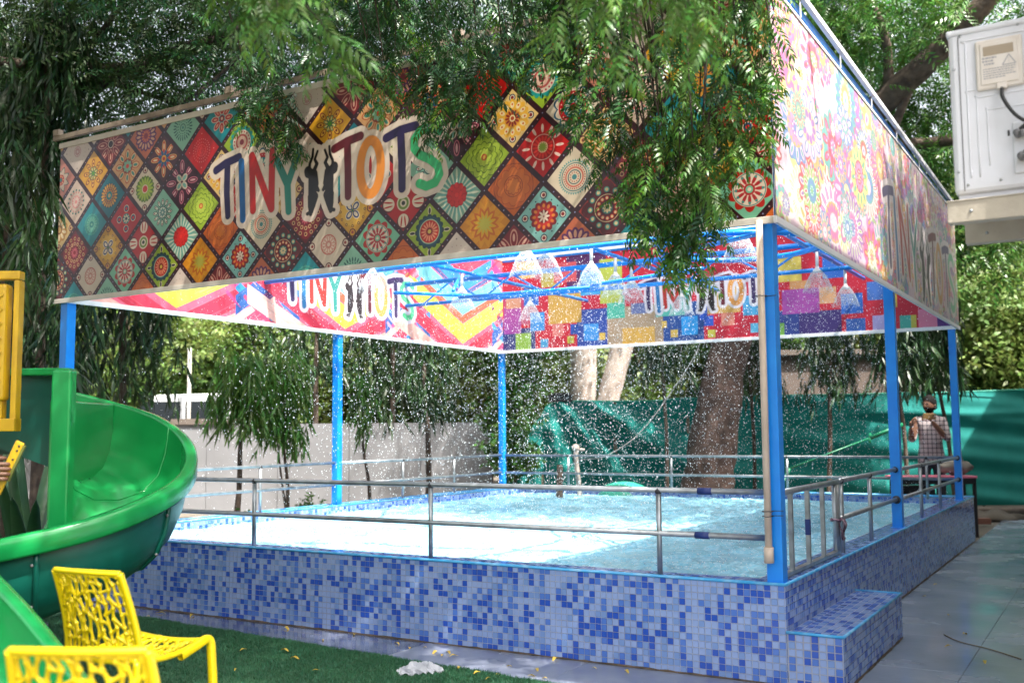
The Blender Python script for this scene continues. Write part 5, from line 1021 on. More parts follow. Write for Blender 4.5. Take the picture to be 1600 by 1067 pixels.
ao(MB().b2((.168, -.024, .388), (.205, -.004, .412)), 'cable_gland', M['ac_cream'], tc_, bevel=.004)
mb = MB()                                              # small print: lines of lettering and the warning triangle
for r_, (z, a, b) in enumerate([(.512, .122, .172), (.500, .122, .160), (.488, .128, .165), (.470, .124, .236), (.461, .124, .236), (.452, .124, .228), (.443, .124, .236), (.434, .124, .2)]):
    x = a
    while x < b: w_ = random.uniform(.004, .012); mb.b2((x, -.0188, z), (min(x+w_, b), -.0183, z+(.007 if r_ < 3 else .004))); x += w_+.0025
for p, q in (((.192, .480), (.238, .480)), ((.238, .480), (.215, .518)), ((.215, .518), (.192, .480)), ((.215, .488), (.215, .506))): mb.bar((p[0], -.0186, p[1]), (q[0], -.0186, q[1]), .0006, .0035)
ao(mb, 'lettering', M['ac_print'], tc_)
mb = MB(); rg = random.Random(3)
for r_ in range(13):
    z = .612-.0135*r_-(.0 if r_ < 5 else .006); x = .278
    while x < .328: w_ = rg.uniform(.004, .014); mb.b2((x, -.0024, z-.006), (min(x+w_, .330), -.0019, z)); x += w_+.003
st_ = ao(MB().b2((.273, -.0017, .425), (.333, .0, .622)), 'sticker', mat('sticker', (.60, .61, .68), .5)); ao(mb, 'lettering', M['ac_print'], st_)
ao(MB().b2((.214, -.010, .055), (.325, .001, .255)), 'valve_cover', M['ac_white'], bevel=.006)
for k, (z0, x0) in enumerate(((.215, .245), (.125, .255))):
    v_ = ao(MB().tube([(x0, -.012, z0), (x0+.03, -.05, z0+.008), (x0+.10, -.06, z0+.04), (x0+.30, -.05, z0+.10)], [.016, .019, .018, .017], 12), 'valve', M['black'], smooth=True)
    ao(MB().tube([(x0-.012, -.012, z0-.012), (x0-.014, -.048, z0-.012)], .015, 8).tube([(x0+.006, -.05, z0-.03), (x0+.006, -.05, z0-.005)], .011, 8), 'valve_cap', M['grey'], v_, smooth=True)
for x, z in ((.018, .5), (.018, .09), (.165, .04), (.045, .628), (.25, .634), (.05, .034)): ao(MB().add(*ball((x, -.001, z), .0055)), 'screw', M['steel'], smooth=True)
for x, z, h_ in ((.196, .205, .022), (.262, .045, .012), (.30, .05, .018)): ao(MB().b2((x, -.0022, z), (x+.008, .0, z+h_)), 'slot', M['black'])
ao(MB().tube(smooth_path([(.186, -.018, .392), (.190, -.03, .345), (.235, -.045, .265), (.30, -.05, .225), (.42, -.05, .21)], 6), .007, 8), 'cable', M['black'], smooth=True)
for y, z, lb in ((-.02, -.03, 'front'), (.5, -.03, 'rear')):
    s_ = ao(MB().b2((-.025, y-.02, z-.085), (.47, y+.04, z-.0)).b2((-.03, y-.024, z-.004), (.47, y+.07, z+.002)), 'bracket', M['shelf_beige'], bevel=.003)
    for x in (.06, .28): ao(MB().add(*ball((x, y-.02, z-.045), .007)), 'bolt', M['steel'], s_, smooth=True)

# ------------------------------------------------------------------ the spiral slide and its platform
sl_ = empty('spiral_slide', Yl(-2.53, 5.5, 0), 'glossy green spiral slide with teal underside at the left of the pool', 'slide'); SO = Vector(sl_.location)
def so_obj(mb_, n_, m_, **k): o = mb_.obj(n_, m_, sl_, **k); o.location = -SO; return o
SC_A, SC_D = -2.53, 5.5
def zr(t_):                                            # rim height at angle t (degrees), seen from above
    pts = [(100, 1.56), (60, 1.42), (0, 1.09), (-50, .90), (-90, .80), (-140, .62), (-185, .52)]
    for (a, z), (b, y) in zip(pts, pts[1:]):
        if t_ >= b: return z+(y-z)*(a-t_)/(a-b)
    return .55
def zrs(t_): return (zr(t_-12)+2*zr(t_)+zr(t_+12))/4
def sp(t_, r_, dz):
    a = math.radians(t_); r_ *= .915; return yard(SC_A+r_*math.cos(a), SC_D+r_*math.sin(a), zrs(t_)+dz)
T0, T1 = 102, -185; NS = 110
prof_in = [(.805, .0), (.80, -.06), (.785, -.16), (.74, -.28), (.64, -.37), (.48, -.41), (.32, -.40), (.20, -.34), (.13, -.22), (.115, -.08)]
def along(prof, k=0):
    def fn(u, v):
        i = v*(len(prof)-1); j = min(int(i), len(prof)-2); f = i-j; p = prof[j]; q = prof[j+1]; return sp(T0+(T1-T0)*u, p[0]+(q[0]-p[0])*f, p[1]+(q[1]-p[1])*f)
    return fn
so_obj(MB().grid(along(prof_in), NS, 27, flip=True), 'trough', M['slide_green'], smooth=True)
prof_out = [(.822, -.085), (.82, -.14), (.80, -.24), (.755, -.34), (.66, -.42), (.50, -.455), (.32, -.445), (.17, -.38), (.095, -.24), (.09, -.10)]
so_obj(MB().grid(along(prof_out), NS, 27), 'shell', M['slide_teal'], smooth=True)
prof_rim = [(.803, -.012), (.803, .004), (.815, .012), (.858, .010), (.872, .0), (.876, -.02), (.874, -.085), (.866, -.096), (.83, -.094), (.815, -.085)]
so_obj(MB().grid(along(prof_rim), NS, 9), 'rim', M['slide_green'], smooth=True)
prof_ir = [(.117, -.09), (.115, -.07), (.09, -.07), (.085, -.10), (.088, -.12)]
so_obj(MB().grid(along(prof_ir), NS, 4), 'inner_rim', M['slide_green'], smooth=True)
so_obj(MB().tube([yard(SC_A, SC_D+.02, -.1), yard(SC_A, SC_D+.02, .32)], .05, 14), 'centre_post', M['slide_teal'], smooth=True)
for t_s in (48, -12, -66, -120):                        # bolted section joints of the moulded trough
    mb = MB(); mb.tube([sp(t_s, p[0], p[1]+.002) for p in prof_in], .004, 6); so_obj(mb, 'section_seam', M['slide_green'], smooth=True)
    mb = MB(); mb.tube([sp(t_s, p[0]+.004, p[1]) for p in prof_out], .014, 6); so_obj(mb, 'section_flange', M['slide_teal'], smooth=True)
    for p in (prof_out[1], prof_out[3], prof_out[5]):
        so_obj(MB().add(*ball(tuple(sp(t_s-1.4, p[0]+.012, p[1]-.004)), .008)), 'bolt', M['grey'], smooth=True)
# joint flange and entry trough
def yard_mb(): return MB()
def yso(mb_, n_, m_, **k):
    mb_.v = [tuple(yard(*p)) for p in mb_.v]; return so_obj(mb_, n_, m_, **k)
yso(MB().b2((-2.43, 5.36, .78), (-2.325, 5.44, 1.655)), 'joint_flange', M['slide_green'], bevel=.012)
yso(MB().b2((-2.475, 5.45, .86), (-2.43, 6.22, 1.50)), 'joint_plate', M['slide_green'], bevel=.01)
yso(MB().add([(-3.5, 5.50, 1.63), (-2.48, 5.50, 1.63), (-2.48, 5.50, 1.14), (-3.5, 5.50, 1.52), (-3.5, 5.52, 1.63), (-2.48, 5.52, 1.63), (-2.48, 5.52, 1.14), (-3.5, 5.52, 1.52)], [(0, 3, 2, 1), (4, 5, 6, 7), (0, 1, 5, 4), (3, 7, 6, 2), (0, 4, 7, 3), (1, 2, 6, 5)]), 'entry_side', M['slide_teal'])
yso(MB().b2((-3.5, 5.44, 1.632), (-2.372, 5.53, 1.672)), 'entry_rim', M['slide_green'], bevel=.008)
yso(MB().add([(-3.5, 5.52, 1.54), (-2.48, 5.52, 1.17), (-2.48, 6.25, 1.17), (-3.5, 6.25, 1.54)], [(0, 1, 2, 3)]), 'entry_floor', M['slide_green'])
yso(MB().b2((-3.5, 6.25, 1.2), (-2.80, 6.27, 1.65)), 'entry_side', M['slide_teal'])
# run out: from the end of the spiral round to the near left
cl = smooth_path([yard(-3.33, 5.45, .50), yard(-3.38, 4.9, .50), yard(-3.2, 4.15, .52), yard(-2.75, 3.72, .50)], 5)
A_ = Vector((-2.30, -3.16, .50)); B_ = Vector((-1.98, -3.21, .46)); C2 = Vector((-1.55, -3.30, .36)); D2 = Vector((-1.15, -3.44, .24))
cl = smooth_path([yard(-3.33, 5.45, .62), yard(-3.40, 4.85, .66), yard(-3.22, 4.15, .70), Vector((-2.75, -3.12, .74)), Vector((-2.15, -3.22, .62)), Vector((-1.62, -3.34, .44)), Vector((-1.25, -3.46, .34))], 6)
def runout(prof):
    def fn(u, v):
        i = u*(len(cl)-1); j = min(int(i), len(cl)-2); p = cl[j].lerp(cl[j+1], i-j); d = (cl[min(j+2, len(cl)-1)]-cl[max(j-1, 0)]); d.z = 0; d.normalize(); s_ = Vector((-d.y, d.x, 0))
        k = v*(len(prof)-1); m_ = min(int(k), len(prof)-2); f = k-m_; a = prof[m_]; b = prof[m_+1]; return p+s_*(a[0]+(b[0]-a[0])*f)+Vector((0, 0, a[1]+(b[1]-a[1])*f))
    return fn
tr = [(.235, .12), (.23, .02), (.2, -.1), (.12, -.17), (0, -.185), (-.12, -.17), (-.2, -.1), (-.23, .02), (-.235, .12)]
so_obj(MB().grid(runout(tr), 50, 24, flip=True), 'runout', M['slide_green'], smooth=True); so_obj(MB().grid(runout([(x*1.07, z-.025-(0 if abs(x) > .21 else .0)) for x, z in tr]), 50, 24), 'runout_shell', M['slide_teal'], smooth=True)
for s_ in (1, -1): so_obj(MB().grid(runout([(s_*.232, .11), (s_*.236, .128), (s_*.285, .128), (s_*.292, .11), (s_*.29, .06), (s_*.25, .06)]), 50, 5, flip=s_ > 0), 'runout_rim', M['slide_green'], smooth=True)
# platform with yellow frame
pf = empty('play_platform', Yl(-3.1, 5.25, 0), 'yellow framed play platform panel with teal bars at the left edge', 'play platform'); 
def po(mb_, n_, m_, **k):
    mb_.v = [tuple(yard(*p)) for p in mb_.v]; o = mb_.obj(n_, m_, pf, **k); o.location = -Vector(pf.location); return o
Y_ = M['play_yellow']
po(MB().b2((-3.75, 5.20, 2.115), (-2.535, 5.26, 2.16)), 'top_bar', Y_, bevel=.006); po(MB().b2((-2.565, 5.20, 1.335), (-2.535, 5.26, 2.112)), 'side_bar', Y_, bevel=.006)
po(MB().b2((-3.75, 5.19, 1.335), (-2.535, 5.27, 1.40)), 'bottom_bar', Y_, bevel=.004); po(MB().b2((-2.635, 5.20, 1.402), (-2.605, 5.25, 1.60)), 'leg', Y_)
po(MB().b2((-2.665, 5.17, 1.49), (-2.585, 5.25, 2.09)), 'panel', Y_, bevel=.018)
zz = MB(); q = [(-2.60 if k % 2 else -2.64, 5.166, 1.55+.037*k) for k in range(14)]; zz.tube(q, .0035, 6); po(zz, 'zigzag_ridge', Y_)
po(MB().tube([(-2.71, 5.23, 1.45), (-2.71, 5.23, 2.1)], .022, 12), 'bar', M['slide_teal'], smooth=True)
for a in (-2.85, -3.0, -3.15, -3.3, -3.45, -3.6): po(MB().tube([(a, 5.23, 1.45), (a, 5.23, 2.1)], .018, 10), 'bar', M['slide_teal'], smooth=True)
for z in (1.515, 2.055): po(MB().tube([(-3.7, 5.21, z), (-2.665, 5.21, z)], .026, 12).add(*ball((-2.66, 5.21, z), .032)), 'cross_bar', M['slide_teal'], smooth=True)
po(MB().b2((-4.6, 5.28, 1.30), (-3.5, 6.3, 1.36)), 'deck', Y_)
for a, d in ((-3.55, 5.32), (-4.55, 5.32), (-3.55, 6.26), (-4.55, 6.26)): po(MB().tube([(a, d, -.1), (a, d, 2.6)], .045, 12), 'post', Y_, smooth=True)
slim(-3.72, 7.5, 2.9, 2.1, 3.1, .35, 60, 'slender brown sapling stem under the yellow frame at the left edge', (-.05, 0), tr=.036)

# ------------------------------------------------------------------ yellow chairs
def lattice(fn, nu, nv, r_, seed, asp=.5):
    rg = random.Random(seed); N = {}
    for i in range(nu+1):
        for j in range(nv+1):
            e_u = .36 if 0 < i < nu else 0; e_v = .36 if 0 < j < nv else 0
            N[i, j] = (min(1, max(0, (i+rg.uniform(-e_u, e_u))/nu)), min(1, max(0, (j+rg.uniform(-e_v, e_v)+(.5 if i % 2 else 0)*(0 < j < nv))/nv)))
    mb = MB()
    def seg(a, b):
        p, q = N[a], N[b]; P = []
        bx, by = rg.uniform(-.012, .012), rg.uniform(-.012, .012)
        for k in range(5):
            f = k/4; s_ = 4*f*(1-f); P.append(fn(p[0]+(q[0]-p[0])*f+bx*s_, p[1]+(q[1]-p[1])*f+by*s_))
        mb.tube(P, [r_*1.35, r_, r_*.85, r_, r_*1.35], 6, cap=False)
    for i in range(nu+1):
        for j in range(nv+1):
            if j < nv and i not in (): seg((i, j), (i, j+1))
            if i < nu and (i+j) % 2 == 0: seg((i, j), (i+1, j))
    for k, (u, v) in N.items(): mb.add(*ball(fn(u, v), r_*1.5, 6, 4))
    return mb
def make_chair(label, loc, rz, seed):
    c = empty('plastic_chair', loc, label, 'chair', 'yellow plastic lattice chairs', rz)
    Yc = M['chair_yellow']
    def back(u, v):                                    # u across, v up
        w_ = .205-.022*v; z = .455+.345*v; y = -.185-.10*v**1.5-.03*math.sin(PI*v)*0+.022*math.cos((u-.5)*PI)*-1+.02
        return Vector(((u-.5)*2*w_, y-.012*(1-(2*u-1)**2), z+.004*math.sin(u*PI)))
    def seat(u, v):                                    # v from rear to front
        return Vector(((u-.5)*2*.205, -.185+.40*v, .452-.02*math.sin(PI*min(1, v*1.1))-.014*math.sin(PI*u)+.012*v))
    lattice(lambda u, v: back(.05+.9*u, .04+.92*v), 11, 8, .0074, seed).obj('back_lattice', Yc, c, smooth=True)
    lattice(lambda u, v: seat(.04+.92*u, .04+.92*v), 10, 10, .0068, seed+1).obj('seat_lattice', Yc, c, smooth=True)
    def rail(pts, r_, name, n=10, fl=1.0): return MB().tube(smooth_path(pts, 5), r_, n).obj(name, Yc, c, smooth=True)
    rail([back(u/8, 1) for u in range(9)], .012, 'top_rail')
    for s_ in (0, 1):
        x = -1 if s_ == 0 else 1
        rail([back(s_, v/6) for v in range(7)], .0145, 'side_rail')
        rail([seat(s_, v/6) for v in range(7)], .013, 'seat_rail')
        # front leg: a bent flat bar that grows out of the seat edge
        sb = [(x*.205, .06, .425), (x*.212, .15, .452), (x*.214, .205, .468), (x*.216, .232, .455), (x*.219, .24, .40), (x*.224, .252, .2), (x*.228, .262, 0)]
        P = smooth_path(sb, 5); mb = MB()
        def fl(u, v, P=P, x=x):
            i = u*(len(P)-1); j = min(int(i), len(P)-2); p = P[j].lerp(P[j+1], i-j); d = (P[j+1]-P[j]).normalized(); nrm = d.cross(Vector((1, 0, 0))).normalized(); a = 2*PI*v
            return p+Vector((1, 0, 0))*(.016*math.copysign(abs(math.cos(a))**.6, math.cos(a)))+nrm*(.019*math.copysign(abs(math.sin(a))**.6, math.sin(a)))
        mb.grid(fl, 30, 14); mb.obj('leg', Yc, c, smooth=True)
        rail([(x*.205, -.185, .45), (x*.212, -.20, .30), (x*.226, -.25, 0)], .0165, 'leg')
    rail([seat(u/6, 1) for u in range(7)], .012, 'seat_rail'); rail([seat(u/6, 0) for u in range(7)], .012, 'seat_rail')
    c.scale = (.94, .94, .97); return c
make_chair('bright yellow lattice chair side on, its seat towards the pool', (-1.945, -2.49, .012), .10, 5)
make_chair('bright yellow lattice chair cropped at the bottom left corner, nearest of the two', (-.80, -3.46, .012), .50, 11)

# ------------------------------------------------------------------ people
def skin(verts, edges, sub=2):
    """verts: (x, y, z, radius); one continuous skinned surface returned as vertex and face lists"""
    me = bpy.data.meshes.new('rig'); me.from_pydata([v[:3] for v in verts], edges, []); o = bpy.data.objects.new('rig', me); COL.objects.link(o)
    o.modifiers.new('skin', 'SKIN'); s_ = o.modifiers.new('sub', 'SUBSURF'); s_.levels = sub; s_.render_levels = sub
    for i, v in enumerate(verts):
        me.skin_vertices[0].data[i].radius = (v[3], v[3]*(v[4] if len(v) > 4 else 1))
    me.skin_vertices[0].data[0].use_root = True
    dg = bpy.context.evaluated_depsgraph_get(); dg.update(); ev = o.evaluated_get(dg); m2 = ev.to_mesh()
    V = [tuple(v.co) for v in m2.vertices]; F = [tuple(p.vertices) for p in m2.polygons]; ev.to_mesh_clear(); bpy.data.objects.remove(o); bpy.data.meshes.remove(me)
    return V, F
def head_mesh(c, R, face):
    """c centre, face: yaw rotation matrix so that local -y is the face"""
    V = []; F = []; n, m_ = 28, 22
    for i in range(m_+1):
        for j in range(n):
            a = PI*i/m_; b = 2*PI*j/n; x = math.sin(a)*math.cos(b); y = math.sin(a)*math.sin(b); z = math.cos(a)
            X, Y, Z = x*.073, y*.094, z*.118
            if z < 0: k = 1-.32*(-z)**1.3; X *= k; Y *= (1-.12*(-z)) if y < 0 else (1-.35*(-z))
            if y < 0:
                fx = abs(X)
                Y -= .024*math.exp(-(fx/.011)**2)*math.exp(-((Z+.022)/.020)**2)        # nose
                Y -= .010*math.exp(-(fx/.009)**2)*math.exp(-((Z-.0)/.022)**2)
                Y += .010*math.exp(-((fx-.030)/.014)**2)*math.exp(-((Z-.012)/.012)**2)   # eye sockets
                Y -= .007*math.exp(-((Z-.034)/.010)**2)*math.exp(-(fx/.045)**2)          # brow
                Y -= .006*math.exp(-(fx/.022)**2)*math.exp(-((Z+.057)/.008)**2)          # lips
                Y -= .010*math.exp(-(fx/.022)**2)*math.exp(-((Z+.095)/.018)**2)          # chin
            V.append(tuple(Vector(c)+R @ Vector((X, Y, Z))))
    for i in range(m_):
        for j in range(n): F.append((i*n+j, (i+1)*n+j, (i+1)*n+(j+1) % n, i*n+(j+1) % n))
    return V, F
def hand_chains(w_, d, up, curl, side):
    """five skinned fingers on a palm: w wrist, d towards the fingers, up = back of the hand, side = thumb side"""
    w_, d, up, side = map(Vector, (w_, d, up, side)); out = []
    kn = w_+d*.085
    v = [tuple(w_)+(.026, .75), tuple(w_+d*.045)+(.034, .5), tuple(kn)+(.034, .42)]; out.append((v, [(0, 1), (1, 2)]))
    for i, (o_, L_) in enumerate(((.030, .070), (.010, .078), (-.011, .073), (-.031, .058))):
        p = kn+side*o_-d*.018; v = [tuple(p)+(.0098,)]; dr = d.copy()
        for k in range(3):
            c_ = curl*(.55+.35*k); dr = (d*math.cos(c_*(k+1)*.62)-up*math.sin(c_*(k+1)*.62)).normalized(); p = p+dr*(L_*(.46, .32, .24)[k]+(.018 if k == 0 else 0)); v.append(tuple(p)+((.0092, .0084, .0072)[k],))
        out.append((v, [(0, 1), (1, 2), (2, 3)]))
    p = w_+d*.025+side*.026; q = p+side*.026+d*.028-up*.014; r_ = q+d*.028-up*.02+side*.004; s_ = r_+d*.018-up*.014
    out.append(([tuple(p)+(.015,), tuple(q)+(.012,), tuple(r_)+(.0105,), tuple(s_)+(.0085,)], [(0, 1), (1, 2), (2, 3)]))
    return out
def person(loc, rz, label, arms, headyaw, pitch, hair=True, trousers=M['denim'], shirt=M['plaid']):
    p_ = empty('person', loc, label, 'person', None, rz)
    # local frame: -y towards what they face, x to their left as seen from the front
    (el, wl, hl), (er, wr, hr) = arms
    J = [(0, 0, .93, .155, .72), (0, -.0, 1.10, .145, .70), (0, .005, 1.27, .165, .68), (0, .01, 1.39, .125, .75), (0, .0, 1.47, .055, 1), (0, -.01, 1.53, .052, 1),
         (.155, .01, 1.405, .068, .9)] + [(*el[:3], .050, 1), (*wl[:3], .027, .9)] + [(-.155, .01, 1.405, .068, .9)] + [(*er[:3], .050, 1), (*wr[:3], .027, .9)] + \
        [(.09, 0, .86, .098, 1), (.10, -.01, .48, .062, 1), (.105, .02, .08, .042, 1), (.115, -.12, .035, .038, .8), (-.09, 0, .86, .098, 1), (-.10, -.01, .48, .062, 1), (-.105, .02, .08, .042, 1), (-.115, -.12, .035, .038, .8)]
    E_ = [(0, 1), (1, 2), (2, 3), (3, 4), (4, 5), (3, 6), (6, 7), (7, 8), (3, 9), (9, 10), (10, 11), (0, 12), (12, 13), (13, 14), (14, 15), (0, 16), (16, 17), (17, 18), (18, 19)]
    mb = MB(); V, F = skin(J, E_)
    def classify(V, F, mb):
        ms = []
        for f in F:
            c = sum((Vector(V[i]) for i in f), Vector())/len(f)
            d1 = min((c-Vector(e[:3]).lerp(Vector(w_[:3]), .5)).length for e, w_ in ((el, wl), (er, wr)))
            ms.append('arm' if any(((c-Vector(w_[:3])).length < (Vector(e[:3])-Vector(w_[:3])).length*.80 and (c-Vector(e[:3])).length > .035 and (c-Vector(w_[:3])).length < (c-Vector((math.copysign(.155, e[0]), .01, 1.405))).length and (c.xy.length > .17 or c.y < -.14)) for e, w_ in ((el, wl), (er, wr))) else 'neck' if c.z > 1.445 and abs(c.x) < .07 else 'trouser' if c.z < .855 else 'shirt')
        return ms
    cl_ = classify(V, F, mb); mi = {'arm': 0, 'neck': 0, 'shirt': 1, 'trouser': 2}
    base = len(mb.v); mb.v += V
    for f, c in zip(F, cl_): mb.f.append(tuple(i+base for i in f)); mb.m.append(3 if min(V[i][2] for i in f) < .09 and c == 'trouser' else mi[c])
    for hnd in (hl, hr):
        for vs_, es_ in hand_chains(*hnd): mb.add(*skin(vs_, es_, 2))
    R = Matrix.Rotation(headyaw, 3, 'Z') @ Matrix.Rotation(pitch, 3, 'X'); hc = Vector((0, -.02, 1.60))
    hv, hf = head_mesh(hc, R, None); b = len(mb.v); mb.v += hv
    Ri = R.transposed()
    for f in hf:
        c = Ri @ (sum((Vector(hv[i]) for i in f), Vector())/len(f)-hc); mb.f.append(tuple(i+b for i in f))
        mb.m.append(4 if (c.z < -.038 and c.y < .03 and not (abs(c.z+.056) < .007 and abs(c.x) < .02)) else 0)
    for s_ in (1, -1): mb.add(*[[tuple(hc+R @ (Vector(v)*1.0)) for v in ball((s_*.074, .008, .0), .016, 8, 5)[0]], ball((0, 0, 0), 1)[1]])
    for s_ in (1, -1):
        ev, ef = ball((s_*.030, -.078, .012), .0105, 8, 6); mb.add([tuple(hc+R @ Vector(v)) for v in ev], ef, 5)
    body = mb.obj('body', [M['skin'], shirt, trousers, M['black'], M['hair'], M['glass_dark']], p_, smooth=True)
    mb = MB(); n, m_ = 26, 12; b = 0; V = []; F = []
    for i in range(m_+1):
        for j in range(n):
            bb = 2*PI*j/n; fr_ = math.sin(bb) < 0; lim = (.46 if fr_ else .80)*PI*(1 if fr_ else .82); lim = PI*(.33+.30*(.5+.5*math.sin(bb))) ; a = lim*i/m_
            jit = random.uniform(-.004, .005); x = math.sin(a)*math.cos(bb); y = math.sin(a)*math.sin(bb); z = math.cos(a); k = 1.12+jit*8*.3
            V.append(tuple(hc+R @ Vector((x*.073*k+jit, y*.094*k+jit, z*.118*1.13+jit+(.006 if fr_ else 0)))))
    for i in range(m_):
        for j in range(n): F.append((i*n+j, (i+1)*n+j, (i+1)*n+(j+1) % n, i*n+(j+1) % n))
    MB().add(V, F).obj('hair', M['hair'], p_, smooth=True)
    # collar
    MB().grid(lambda u, v: Vector(((.066+.012*v)*math.cos(-PI/2+.25+(2*PI-.5)*u), -.0+(.062+.014*v)*math.sin(-PI/2+.25+(2*PI-.5)*u), 1.475-.035*v)), 20, 3).obj('collar', shirt, p_, smooth=True)
    return p_
mx = Yl(5.41, 13.25, 0)
# photographing man: local x runs to the right of the picture
person(mx, YANG-.30, 'bearded man in checked shirt photographing with a phone behind the bench', (((.205, -.07, 1.15), (-.0, -.25, 1.395), (Vector((.0, -.25, 1.395)), Vector((-.70, -.25, .55)).normalized(), Vector((.3, -.3, .8)).normalized(), 1.1, Vector((.3, .1, .9)).normalized())),
       ((-.235, -.06, 1.14), (-.25, -.235, 1.32), (Vector((-.25, -.235, 1.32)), Vector((.15, -.28, .92)).normalized(), Vector((-.8, -.3, .0)).normalized(), 1.0, Vector((.2, -.9, .1)).normalized()))), -.75, -.04)
ph = MB().box((0, 0, 0), (.155, .011, .076)).obj('phone', mat('phone_case', (.20, .12, .05), .35), bevel=.005); ph.location = yard(5.41-.135, 13.25-.325, 1.455); ph.rotation_euler = (.1, .06, YANG-.1); tag(ph, 'brown cased phone held sideways before the face of the man', 'phone')
# someone at the left edge reaching in with a yellow toy
hp = yard(-2.72, 4.36, 0)
person(tuple(hp), YANG, 'person mostly outside the left edge reaching in with one dark hand', (((.27, -.06, 1.13), (.505, -.12, 1.165), (Vector((.505, -.12, 1.165)), Vector((1, -.05, .03)).normalized(), Vector((.05, -1, .1)).normalized(), 1.25, Vector((0, .1, 1)).normalized())),
       ((-.24, -.02, 1.14), (-.26, -.10, .92), (Vector((-.26, -.10, .92)), Vector((0, -.2, -1)).normalized(), Vector((-1, 0, 0)), .5, Vector((0, -1, 0))))), .3, 0, trousers=M['denim'], shirt=mat('maroon_shirt', (.08, .015, .02), .9))
ty = empty('yellow_toy', tuple(yard(-2.72+.615, 4.36-.085, 1.18)), 'yellow toy clapper with dark dots held in the hand at the left edge', 'toy', None, YANG)
Rt = Matrix.Rotation(.42, 3, 'Y'); MB().box((0, 0, .0), (.038, .014, .235), Rt).obj('body', M['play_yellow'], ty, bevel=.005)
for z in (-.09, -.03, .04, .08, .10): MB().add(*ball(tuple(Rt @ Vector((.006, -.008, z))), .005)).obj('dot', M['black'], ty, smooth=True)
MB().box(tuple(Rt @ Vector((.023, .0, .03))), (.010, .012, .16), Rt).obj('edge', mat('olive', (.12, .13, .02), .5), ty)

# bench, bag and bits at the back
bn = empty('bench', Yl(5.31, 12.78, 0), 'pink topped bench on black legs behind the far right post', 'bench')
def bo2(mb_, n_, m_, **k):
    mb_.v = [tuple(yard(*p)) for p in mb_.v]; o = mb_.obj(n_, m_, bn, **k); o.location = -Vector(bn.location); return o
bo2(MB().b2((4.70, 12.6, .69), (5.70, 12.98, .72)), 'top', M['pink_top'], bevel=.006)
for a in (4.75, 5.66):
    for d in (12.63, 12.93): bo2(MB().b2((a, d, -.03), (a+.035, d+.035, .69)), 'leg', M['black'])
bo2(MB().b2((4.76, 12.62, .62), (5.69, 12.65, .688)), 'apron', M['black']); bo2(MB().b2((4.78, 12.66, .25), (5.2, 12.94, .60)), 'drawer', M['black'], bevel=.01)
V, F = ball((0, 0, 0), 1, 22, 14); bgm = MB().add([(v[0]*.22*(1+.06*math.sin(v[2]*9)), v[1]*.11, v[2]*.105*(1-.25*abs(v[0])) + .012*math.sin(v[0]*11)) for v in V], F).tube([(-.1, 0, .08), (-.05, -.03, .15), (.06, -.03, .15), (.1, 0, .07)], .009, 6)
o = bgm.obj('bag', M['bag_cloth'], smooth=True); o.location = yard(5.52, 12.8, .72+.10); o.rotation_euler = (0, 0, YANG); tag(o, 'crumpled grey brown cloth bag resting on the pink bench', 'bag')
o = MB().tube([yard(3.75, 13.9, .78), yard(4.85, 13.9, 1.18)], .012, 10).tube([yard(4.85, 13.9, 1.18), yard(5.3, 13.9, 1.36)], .028, 12).tube([yard(4.83, 13.86, 1.12), yard(4.87, 13.94, 1.24)], .018, 8).tube([yard(3.75, 13.9, .78), yard(3.3, 13.9, -.05)], .019, 10).obj('green_pipe', M['green_pipe'], smooth=True); tag(o, 'green plastic pipe slanting up to the right in front of the net', 'pipe')
o = MB().tube(smooth_path([yard(2.75, 14.3, 3.0), yard(2.62, 14.3, 2.45), yard(2.2, 14.3, 1.80), yard(1.75, 14.3, 1.25), yard(1.28, 14.3, .95), yard(.8, 14.3, .82), yard(.5, 14.3, .0)], 6), .008, 6).obj('rope', M['rope'], smooth=True); tag(o, 'slack grey rope curving down in front of the green net', 'rope')
st = MB().tube(smooth_path([yard(.93, 14, -.05), yard(.90, 14, .5), yard(.86, 14, .95), yard(.88, 14, 1.08)], 4), [.035]*13, 8).add(*ball(yard(.86, 14, 1.08), .055)).tube([yard(.86, 14, 1.06), yard(.98, 14, 1.05)], .02, 7); tag(st.obj('stake', M['pale_bark'], smooth=True), 'short pale wooden stake with knobbed top behind the far railing', 'stake')
st = MB().tube([yard(.60, 13.8, -.05), yard(.62, 13.8, .45), yard(.63, 13.8, .86)], [.05, .05, .04], 8); tag(st.obj('stake', M['bark'], smooth=True), 'thicker dark wooden stump left of the knobbed stake', 'stake')
V, F = ball((0, 0, 0), 1, 24, 10); o = MB().add([(v[0]*.45, v[1]*.45, max(v[2], -.05)*.3) for v in V], F).obj('plastic_tub', mat('tub_green', (.02, .33, .22), .4), smooth=True); o.location = yard(1.55, 14.4, .30); tag(o, 'upturned green plastic tub just beyond the far pool rim', 'tub')
o = MB().b2((-.15, -.15, 0), (.15, .15, .30)).obj('crate', M['black'], bevel=.01); o.location = yard(1.55, 14.4, 0); tag(o, 'dark crate under the upturned green tub', 'crate')
lg = MB().tube([yard(6.75, 15.7, .03), yard(7.8, 15.55, .05), yard(9.2, 15.6, .04)], [.06, .05, .045], 9, jit=.15); tag(lg.obj('log', M['wood'], smooth=True), 'weathered wooden log lying below the green net at right', 'log')
bk = MB().box((0, 0, .045), (.23, .11, .08), Matrix.Rotation(.5, 3, 'Z')); o = bk.obj('brick', M['brick'], bevel=.006); o.location = yard(6.35, 14.0, 0); tag(o, 'broken red brick lying behind the far pool corner', 'brick')
